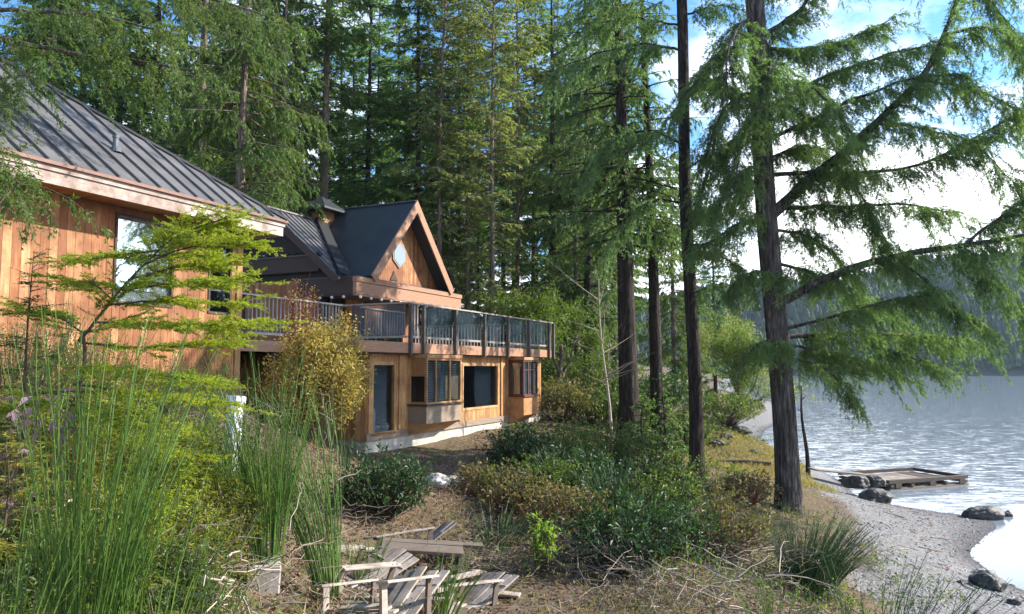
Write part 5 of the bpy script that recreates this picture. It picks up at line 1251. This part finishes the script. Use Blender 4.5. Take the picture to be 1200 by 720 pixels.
# tangled canes that nobody could count
def thicket(name, n, area, Lr, lab, wm, lm, per, L, W, r=.004, arch=.9):
    x, y = rnd(area[0], area[1], n), rnd(area[2], area[3], n); keep = patch(x, y, 1.1, 2.0) > .35; x, y = x[keep], y[keep]; n = len(x)
    keep = ~inhouse(np.stack([x, y, x], 1)); x, y = x[keep], y[keep]; n = len(x)
    b0 = np.stack([x, y, ground(x, y)], 1); a = rnd(0, 6.28, n); d = unit(np.stack([np.cos(a), np.sin(a), rnd(.5, 1.6, n)], 1)); l = rnd(*Lr, n); v = np.linspace(0, 1, 8)
    q = b0[:, None] + d[:, None] * (l[:, None] * v)[..., None] - np.array([0, 0, 1.]) * (arch * l * rnd(.3, 1, n))[:, None, None] * (v ** 2)[None, :, None] + rng.normal(0, .025, (n, 8, 3)) * v[None, :, None]
    q[..., 2] = np.maximum(q[..., 2], ground(q[..., 0], q[..., 1]) + .02)
    w = MB(); w.tubes(q, r * rnd(.6, 1.3, n)[:, None] * (1 - .7 * v)[None], 3); o = w.build(name, M[wm]); tag(o, lab, 'brambles', kind='stuff')
    if per:
        si = np.repeat(np.arange(n), per); k = rnd(1.5, 7, len(si)); i0 = np.floor(k).astype(int).clip(0, 6); f_ = (k - i0)[:, None]
        p = q[si, i0] * (1 - f_) + q[si, i0 + 1] * f_ + rng.normal(0, .03, (len(si), 3)); g = MB()
        g.kites(p, unit(rng.normal(0, 1, p.shape)), unit(rng.normal(0, .5, p.shape) + np.array([0, 0, 1.])), rnd(.5, 1.2, len(p)) * L, rnd(.6, 1.2, len(p)) * W, .1, .5, .2); g.build('leaves', M[lm], o)
thicket('bramble_thicket', 900, (-.5, 8.5, 9.5, 21), (.5, 1.3), 'tangled leafy brambles spreading over the middle bank', 'twig', 'salal', 12, .07, .04)
thicket('dry_bramble_thicket', 1000, (0, 8, 8.5, 19), (.5, 1.4), 'dry brown bramble canes tangled over the bank', 'twig', 'salal_red', 5, .06, .035)
thicket('low_bramble_thicket', 900, (-2.2, 3.5, 7.6, 13.5), (.3, .9), 'low brown bramble canes spreading around the chairs', 'twig', 'salal_red', 6, .05, .03, .003, 1.1)
thicket('dead_stem_thicket', 900, (-5, 0, 3.4, 11), (.3, 1.0), 'dead grey stems and brambles matted on the near slope', 'twig_pale', 'litter', 6, .05, .025, .003)

# ------------------------------------------------------------------ broken chairs and table
def board(mb, a, b, w, h, up=(0, 0, 1)): mb.beam(a, b, w, h, up)
def chair(px, py, rz, rot, lab, wood='old_wood'):
    p = og(px, py, 4) - np.array([0, 0, .20]); e = empty('wooden_chair', p, rz, lab, 'chair', 'weathered wooden garden chairs', .86); e.rotation_euler = (rot[0], rot[1], rz)
    W_ = .62
    s = MB()
    for i in range(5): board(s, (-W_ / 2 + .03, .30 - i * .118, .37 - i * .035), (W_ / 2 - .03, .30 - i * .118, .37 - i * .035 + rnd(-.006, .006)), .100, .022, (0, .28, 1))
    bevel(s.build('seat', M[wood], e), .004)
    b_ = MB()
    for i in range(5):
        x = -.24 + i * .12; board(b_, (x, -.25, .24), (x * 1.15, -.92, .66 - .03 * abs(i - 2) + rnd(-.03, .02)), .112, .022, (0, .6, 1))
    board(b_, (-W_ / 2, -.70, .49), (W_ / 2, -.70, .49), .07, .022); bevel(b_.build('backrest', M[wood], e), .004)
    for sx in (-1, 1):
        a_ = MB(); board(a_, (sx * .36, -.52, .58), (sx * .36, .42, .57), .13, .024); bevel(a_.build('arm', M[wood], e), .004)
        l = MB(); board(l, (sx * .32, .34, 0), (sx * .32, .34, .555), .03, .09, (0, 1, 0)); l.build('leg', M[wood], e)
        l = MB(); board(l, (sx * .29, .36, .30), (sx * .29, -.62, .02), .03, .11); l.build('leg', M['old_dark'], e)
        l = MB(); board(l, (sx * .325, -.40, .0), (sx * .325, -.48, .565), .03, .08, (0, 1, 0)); l.build('rear_post', M['old_dark'], e)
    return e
chair(468, 652, 2.0, (-.05, .22, 0), 'leaning slatted chair frame farthest back against the dark glossy shrub')
chair(398, 684, 2.45, (.16, -.16, 0), 'bleached slatted chair sunk in the grass beside the leaning broom')
chair(530, 714, 2.40, (.14, .10, 0), 'pale slatted chair with wide slats at the bottom edge of the photo')
chair(440, 728, 2.75, (.20, .16, 0), 'collapsed slatted chair cut by the bottom edge, below the table')
p = og(500, 672, 4) - np.array([0, 0, .16]); e = empty('picnic_table', p, -.05, 'rotting picnic table with dark benches among the chairs', 'table'); e.rotation_euler = (.10, .09, .12)
for nm, wd_, yy, zz, n_, x0, x1 in (('table_top', 'old_dark', 0, .50, 3, -.62, .42), ('bench', 'old_dark', .62, .40, 1, -.35, .72), ('bench', 'old_dark', -.45, .30, 1, -.55, .30)):
    b_ = MB()
    for i in range(n_): board(b_, (x0, yy - .15 + i * .15, zz + rnd(-.008, .008)), (x1, yy - .15 + i * .15, zz + rnd(-.008, .008)), .138, .045)
    bevel(b_.build(nm, M[wd_], e), .004)
for sx in (-.5, .38):
    for sy in (-1, 1):
        l = MB(); board(l, (sx, sy * .55, 0), (sx, sy * .16, .475), .04, .09, (0, 1, .5)); l.build('leg', M['old_dark'], e)
    l = MB(); board(l, (sx + .041, -.52, .25), (sx + .041, .70, .365), .04, .09); l.build('cross_bar', M['old_dark'], e)
for px, py, ln_, rz_, tl, mt, lab in ((420, 660, .8, .55, .12, 'old_wood', 'bleached board lying over the arms of the sunken chair'), (470, 690, 1.0, .15, -.06, 'old_dark', 'dark board lying level in front of the rotting table'), (500, 712, .9, .95, .10, 'old_wood', 'grey board sloping over the collapsed chair'),
    (548, 690, .8, 1.1, .14, 'old_wood', 'pale board leaning on the back of the wide slatted chair'), (400, 712, .7, .3, .05, 'old_dark', 'dark board half hidden in the grass left of the collapsed chair'), (585, 700, .5, -.3, .02, 'old_wood', 'thin grey slat on the soil right of the heap')):
    p = og(px, py, 4); b_ = MB(); board(b_, (-ln_ / 2, 0, 0), (ln_ / 2, .02, 0), .12, .028); o = bevel(b_.build('loose_board', M[mt]), .004); o.location = p + np.array([0, 0, .16 if abs(tl) > .05 and mt == 'old_wood' else .04]); o.rotation_euler = (.06, tl, rz_); tag(o, lab, 'board', 'loose boards around the chairs')
p = og(566, 712, 4)
b_ = MB(); board(b_, (-.16, 0, .02), (.18, .02, .03), .13, .03); o = bevel(b_.build('loose_board', M['old_wood']), .004); o.location = p; o.rotation_euler = (0, .05, .5); tag(o, 'short pale board lying on the ground at the foot of the pale chair', 'board')
p = og(440, 715, 4)
b_ = MB(); board(b_, (-.5, 0, .05), (.35, .05, .16), .12, .03); o = bevel(b_.build('loose_board', M['old_wood']), .004); o.location = p; o.rotation_euler = (0, .05, .55); tag(o, 'long bleached board lying slanted in front of the sunken chair', 'board')

# ------------------------------------------------------------------ rocks, driftwood, dock
def rock(px, py, size, mt, lab, name='rock', seed=0, at=None, rz=0, sub=4, cat='rock', group=None, rough=.28):
    import bmesh
    bm = bmesh.new(); bmesh.ops.create_icosphere(bm, subdivisions=sub, radius=1)
    for v in bm.verts:
        c = v.co.copy(); n_ = mnoise.noise(c * 1.3 + Vector((seed * 7.1, seed * 3.3, 0))) * rough * 1.3 + mnoise.noise(c * 3.1 + Vector((seed, 0, 9))) * rough * .45 + mnoise.noise(c * 8) * .05
        v.co = c * (1 + n_); v.co.z = max(v.co.z, -.45)
        v.co.x *= size[0]; v.co.y *= size[1]; v.co.z *= size[2]
    me = bpy.data.meshes.new(name); bm.to_mesh(me); bm.free()
    for p_ in me.polygons: p_.use_smooth = False
    me.materials.append(M[mt]); o = link(name, me)
    p = og(px, py, 5, 70) if at is None else np.array(at)
    o.location = p + np.array([0, 0, size[2] * .30]); o.rotation_euler = (0, 0, rz); return tag(o, lab, cat, group)
rock(512, 572, (.26, .22, .2), 'rock_pale', 'rounded pale stone on the bare soil below the lake house', seed=1)
rock(536, 570, (.30, .2, .16), 'rock_pale', 'second pale stone right of the rounded one', seed=2)
rock(1026, 588, (.55, .38, .34), 'rock_dark', 'large dark boulder where the shingle meets the float', seed=3)
rock(1003, 572, (.42, .36, .3), 'rock_dark', 'dark boulder behind the large one against the grassy bank', seed=4, at=P(1003, 570, 27.6))
rock(1024, 566, (.34, .32, .26), 'rock_dark', 'dark boulder touching the near corner of the float', seed=5, at=P(1026, 568, 28.2))
rock(1045, 590, (.17, .14, .1), 'rock_dark', 'small dark stone right of the large boulder', seed=6)
rock(1152, 601, (.62, .3, .30), 'rock_dark', 'long dark boulder at the water edge', seed=7, at=(P(1152, 604, 24)[0], 24.0, .02), rz=.1)
rock(1181, 599, (.14, .12, .13), 'rock_dark', 'small dark stone standing in the water beside the long boulder', seed=8, at=(P(1181, 603, 24.4)[0], 24.4, .0))
rock(1158, 688, (.30, .36, .24), 'rock_dark', 'broken dark boulder at the bottom corner by the still water', seed=9)
rock(1148, 674, (.16, .12, .10), 'rock_pale', 'pale cracked piece on top of the broken boulder', seed=12)
rock(1188, 708, (.12, .1, .08), 'rock_dark', 'small wet stone lowest at the edge of the water', seed=10)
rock(1128, 684, (.10, .08, .06), 'rock_dark', 'small dark stone left of the broken boulder', seed=13)
for i, (px, py, s_) in enumerate(((868, 508, .55), (838, 522, .4), (896, 520, .35), (850, 513, .3), (884, 531, .25))):
    rock(px, py, (s_, s_ * .7, s_ * .5), 'rock_dark', ['dark block of stone on the gravel of the cove', 'dark stone left of the block in the cove', 'dark stone in the cove nearest the big fir', 'flat stone behind the block in the cove', 'small stone near the wet sand of the cove'][i], seed=20 + i, group='stones in the cove')
p = og(868, 545, 20, 60); w = MB(); w.tubes([(-1.0, 0, .08), (.2, .05, .1), (1.2, .0, .07)], [.10, .12, .08], 8, True); o = w.build('driftwood_log', M['twig_dark'], None, True); o.location = p; o.rotation_euler = (0, 0, -.2); tag(o, 'dark driftwood log lying on the grass edge by the cove', 'log')

e = empty('wooden_float', (16.2, 31.3, -.18), R(20), 'old grey wooden swimming float moored by the shingle with open frame', 'float')
LX, LY = 2.1, 1.35
for y in (-LY + .15, 0, LY - .15):
    w = MB(); w.tubes([(-LX, y, .08), (0, y, .1), (LX, y, .08)], [.2, .22, .2], 10, True); w.build('log', M['old_dark'], e, True)
for x in (-LX + .15, -.9, .9, LX - .15):
    w = MB(); w.beam((x, -LY, .335), (x, LY, .335), .16, .09); w.build('cross_beam', M['old_dark'], e)
w = MB(); x = -LX + .02
while x < LX - 1.5: w.beam((x + .07, -LY + .22, .40), (x + .07, LY - .22, .40 + rnd(-.004, .004)), .135, .035); x += .145
w.build('decking', M['old_wood'], e)
w = MB(); x = LX - 1.45
while x < LX - .3: w.beam((x + .07, -LY + .22, .40), (x + .07, LY - .22, .40), .13, .035); x += .20
w.build('side_decking', M['old_dark'], e)
for a_, b_ in (((-LX, -LY + .1, .50), (LX, -LY + .1, .50)), ((-LX, LY - .1, .50), (LX, LY - .1, .50)), ((LX - .1, -LY + .2, .502), (LX - .1, LY - .2, .502))):
    w = MB(); w.beam(a_, b_, .16, .13); w.build('curb_rail', M['old_dark'], e)
for x in (-1.8, 0, 1.6):
    w = MB(); w.box((x, -LY - .01, .25), (x + .3, -LY + .05, .43)); w.build('fender_block', M['old_dark'], e)
p = np.array([13.2, 30.2, .5]); w = MB(); w.beam((12.0, 30.1, .72), (14.2, 30.4, .47), .7, .06); o = w.build('gangplank', M['old_wood']); tag(o, 'short pale gangplank from the bank to the float', 'gangplank')

# ------------------------------------------------------------------ loose ground cover
def blades(name, p, Lr, Wr, mt, lab, lean=.45, flat=None):
    p = p[~inhouse(p)]; n = len(p); d = unit(np.concatenate([rng.normal(0, lean, (n, 2)), np.ones((n, 1)) * (flat if flat is not None else 1)], 1))
    g = MB(); L = rnd(*Lr, n); up = unit(rng.normal(0, 1, (n, 3)))
    g.kites(p - d * .01, d, up, L, rnd(*Wr, n), .25, .35)
    return tag(g.build(name, M[mt]), lab, 'grass', kind='stuff')
blades('green_grass', np.vstack([scatter(9000, -5, 2.5, 2.2, 8, dens=lambda x, y, z: patch(x, y, 1.4) ** 1.5), scatter(3000, .2, 5, 5.0, 9, dens=lambda x, y, z: patch(x, y, 1.2, 1) * .5)]), (.10, .34), (.005, .009), 'grass', 'thin green grass growing over the near slope')
blades('lawn_grass', scatter(16000, 5.5, 13, 26, 37, .38, 2.6), (.12, .30), (.02, .035), 'lawn', 'short yellow green grass in the clearing by the cove', .5)
blades('dry_grass', np.vstack([scatter(26000, 5.2, 13.5, 14, 31, .62, 1.6, lambda x, y, z: .35 + .65 * patch(x, y, .8)), scatter(9000, -5, 6, 4, 16, dens=lambda x, y, z: patch(x, y, 1.1, 2)), scatter(9000, -3, 7, 11, 22, dens=lambda x, y, z: patch(x, y, 1.0, .5))]), (.10, .34), (.008, .016), 'straw', 'dry straw coloured grass on the bank', .7)
p = np.vstack([scatter(26000, -6, 7, 4, 16, .9), scatter(16000, -5, 7, 14, 28, .9)]); p = p[~inhouse(p)]; n = len(p)
g = MB(); d = unit(np.concatenate([rng.normal(0, 1, (n, 2)), rng.normal(0, .3, (n, 1))], 1)); g.kites(p + np.array([0, 0, .012]), d, unit(rng.normal(0, .5, (n, 3)) + np.array([0, 0, 1.])), rnd(.03, .10, n), rnd(.02, .05, n), fold=.25)
tag(g.build('leaf_litter', M['litter']), 'brown fallen leaves scattered over the slope', 'leaf litter', kind='stuff')
p = np.vstack([scatter(16000, -.5, 8, 10, 26, .8, dens=lambda x, y, z: patch(x, y, .9) ** 1.3), scatter(9000, 2, 14, 26, 45, .9, dens=lambda x, y, z: patch(x, y, .5)), scatter(7000, -5.5, 3.5, 3.2, 9, dens=lambda x, y, z: patch(x, y, 1.6, 3) ** 2)]); p = p[~inhouse(p)]; n = len(p)
far_ = (p[:, 1] > 9); p[:, 2] += rnd(.03, .22, n); g = MB(); d = unit(rng.normal(0, 1, (n, 3)) + np.array([0, 0, .2])); k_ = np.where(p[:, 1] < 9.2, .55, np.where(p[:, 1] > 25, 1.6, 1.0))
g.kites(p, d, unit(rng.normal(0, .5, (n, 3)) + np.array([0, 0, 1.])), rnd(.05, .12, n) * k_, rnd(.03, .055, n) * k_, .1, .5, .2)
tag(g.build('undergrowth', M['salal']), 'low leafy undergrowth covering the shaded slope', 'undergrowth', kind='stuff')
n = 700; pts = scatter(n, -5, 6.5, 4.5, 18, .9); pts = pts[~inhouse(pts)]; n = len(pts); v = np.linspace(0, 1, 5); a = rnd(0, 6.28, n); d = np.stack([np.cos(a), np.sin(a), np.zeros(n)], 1)
q = pts[:, None] + d[:, None] * (rnd(.15, .6, n)[:, None] * v)[..., None] + rng.normal(0, .02, (n, 5, 3)); q[..., 2] = ground(q[..., 0], q[..., 1]) + rnd(.005, .05, (n, 5))
g = MB(); g.tubes(q, rnd(.002, .005, n)[:, None] * (1 - .6 * v)[None], 3); tag(g.build('twig_litter', M['twig_pale']), 'bleached twigs littering the slope', 'twigs', kind='stuff')
def pebbles(name, p, s, lab, mt='pebble'):
    n = len(p); base = np.array([(1, 0, 0), (-1, 0, 0), (0, 1, 0), (0, -1, 0), (0, 0, .8), (0, 0, -.8), (.7, .7, .3), (-.7, .7, .3), (.7, -.7, .3), (-.7, -.7, .3)], float)
    base = base[:6]; f = np.array([(0, 2, 4), (2, 1, 4), (1, 3, 4), (3, 0, 4), (2, 0, 5), (1, 2, 5), (3, 1, 5), (0, 3, 5)])
    a = rnd(0, 6.28, n); c, s_ = np.cos(a), np.sin(a); b = base[None] * rnd(.7, 1.3, (n, 6, 1)) * (s[:, None, None]) * np.stack([np.ones(n), rnd(.6, 1, n), rnd(.4, .7, n)], 1)[:, None]
    v_ = np.stack([b[..., 0] * c[:, None] - b[..., 1] * s_[:, None], b[..., 0] * s_[:, None] + b[..., 1] * c[:, None], b[..., 2]], -1) + p[:, None]
    g = MB(); g.add(v_.reshape(-1, 3), ((np.arange(n) * 6)[:, None, None] + f[None]).reshape(-1, 3)); return tag(g.build(name, M[mt]), lab, 'shingle', kind='stuff')
p = np.vstack([scatter(15000, 6.5, 14.5, 12, 30, -.03, .62), scatter(5000, 8, 20, 34, 60, -.03, .6)]); s = .014 + .05 * rnd(0, 1, len(p)) ** 5; s[p[:, 1] > 33] *= 2.2
pebbles('beach_pebbles', p, s, 'grey pebbles covering the shingle beach')
n = 60; pts = scatter(n, 6.5, 13.5, 13, 27, .12, .7); n = len(pts); v = np.linspace(0, 1, 5); a = rnd(0, 6.28, n); d = np.stack([np.cos(a), np.sin(a), np.zeros(n)], 1)
q = pts[:, None] + d[:, None] * (rnd(.2, .9, n)[:, None] * v)[..., None] + rng.normal(0, .02, (n, 5, 3)); q[..., 2] = ground(q[..., 0], q[..., 1]) + .02
g = MB(); g.tubes(q, rnd(.006, .022, n)[:, None] * (1 - .5 * v)[None], 5); tag(g.build('drift_sticks', M['twig_pale']), 'bleached drift sticks strewn over the shingle', 'driftwood', kind='stuff')
p = scatter(260, 9.5, 13.5, 14, 26, -.01, .30); n = len(p); g = MB(); d = unit(np.concatenate([rng.normal(0, 1, (n, 2)), rng.normal(0, .1, (n, 1))], 1))
g.kites(p + np.array([0, 0, .03]), d, unit(rng.normal(0, .2, (n, 3)) + np.array([0, 0, 1.])), rnd(.06, .16, n), rnd(.03, .08, n), fold=.1); tag(g.build('seaweed_wrack', M['rust']), 'orange brown scraps of seaweed along the water line', 'seaweed', kind='stuff')
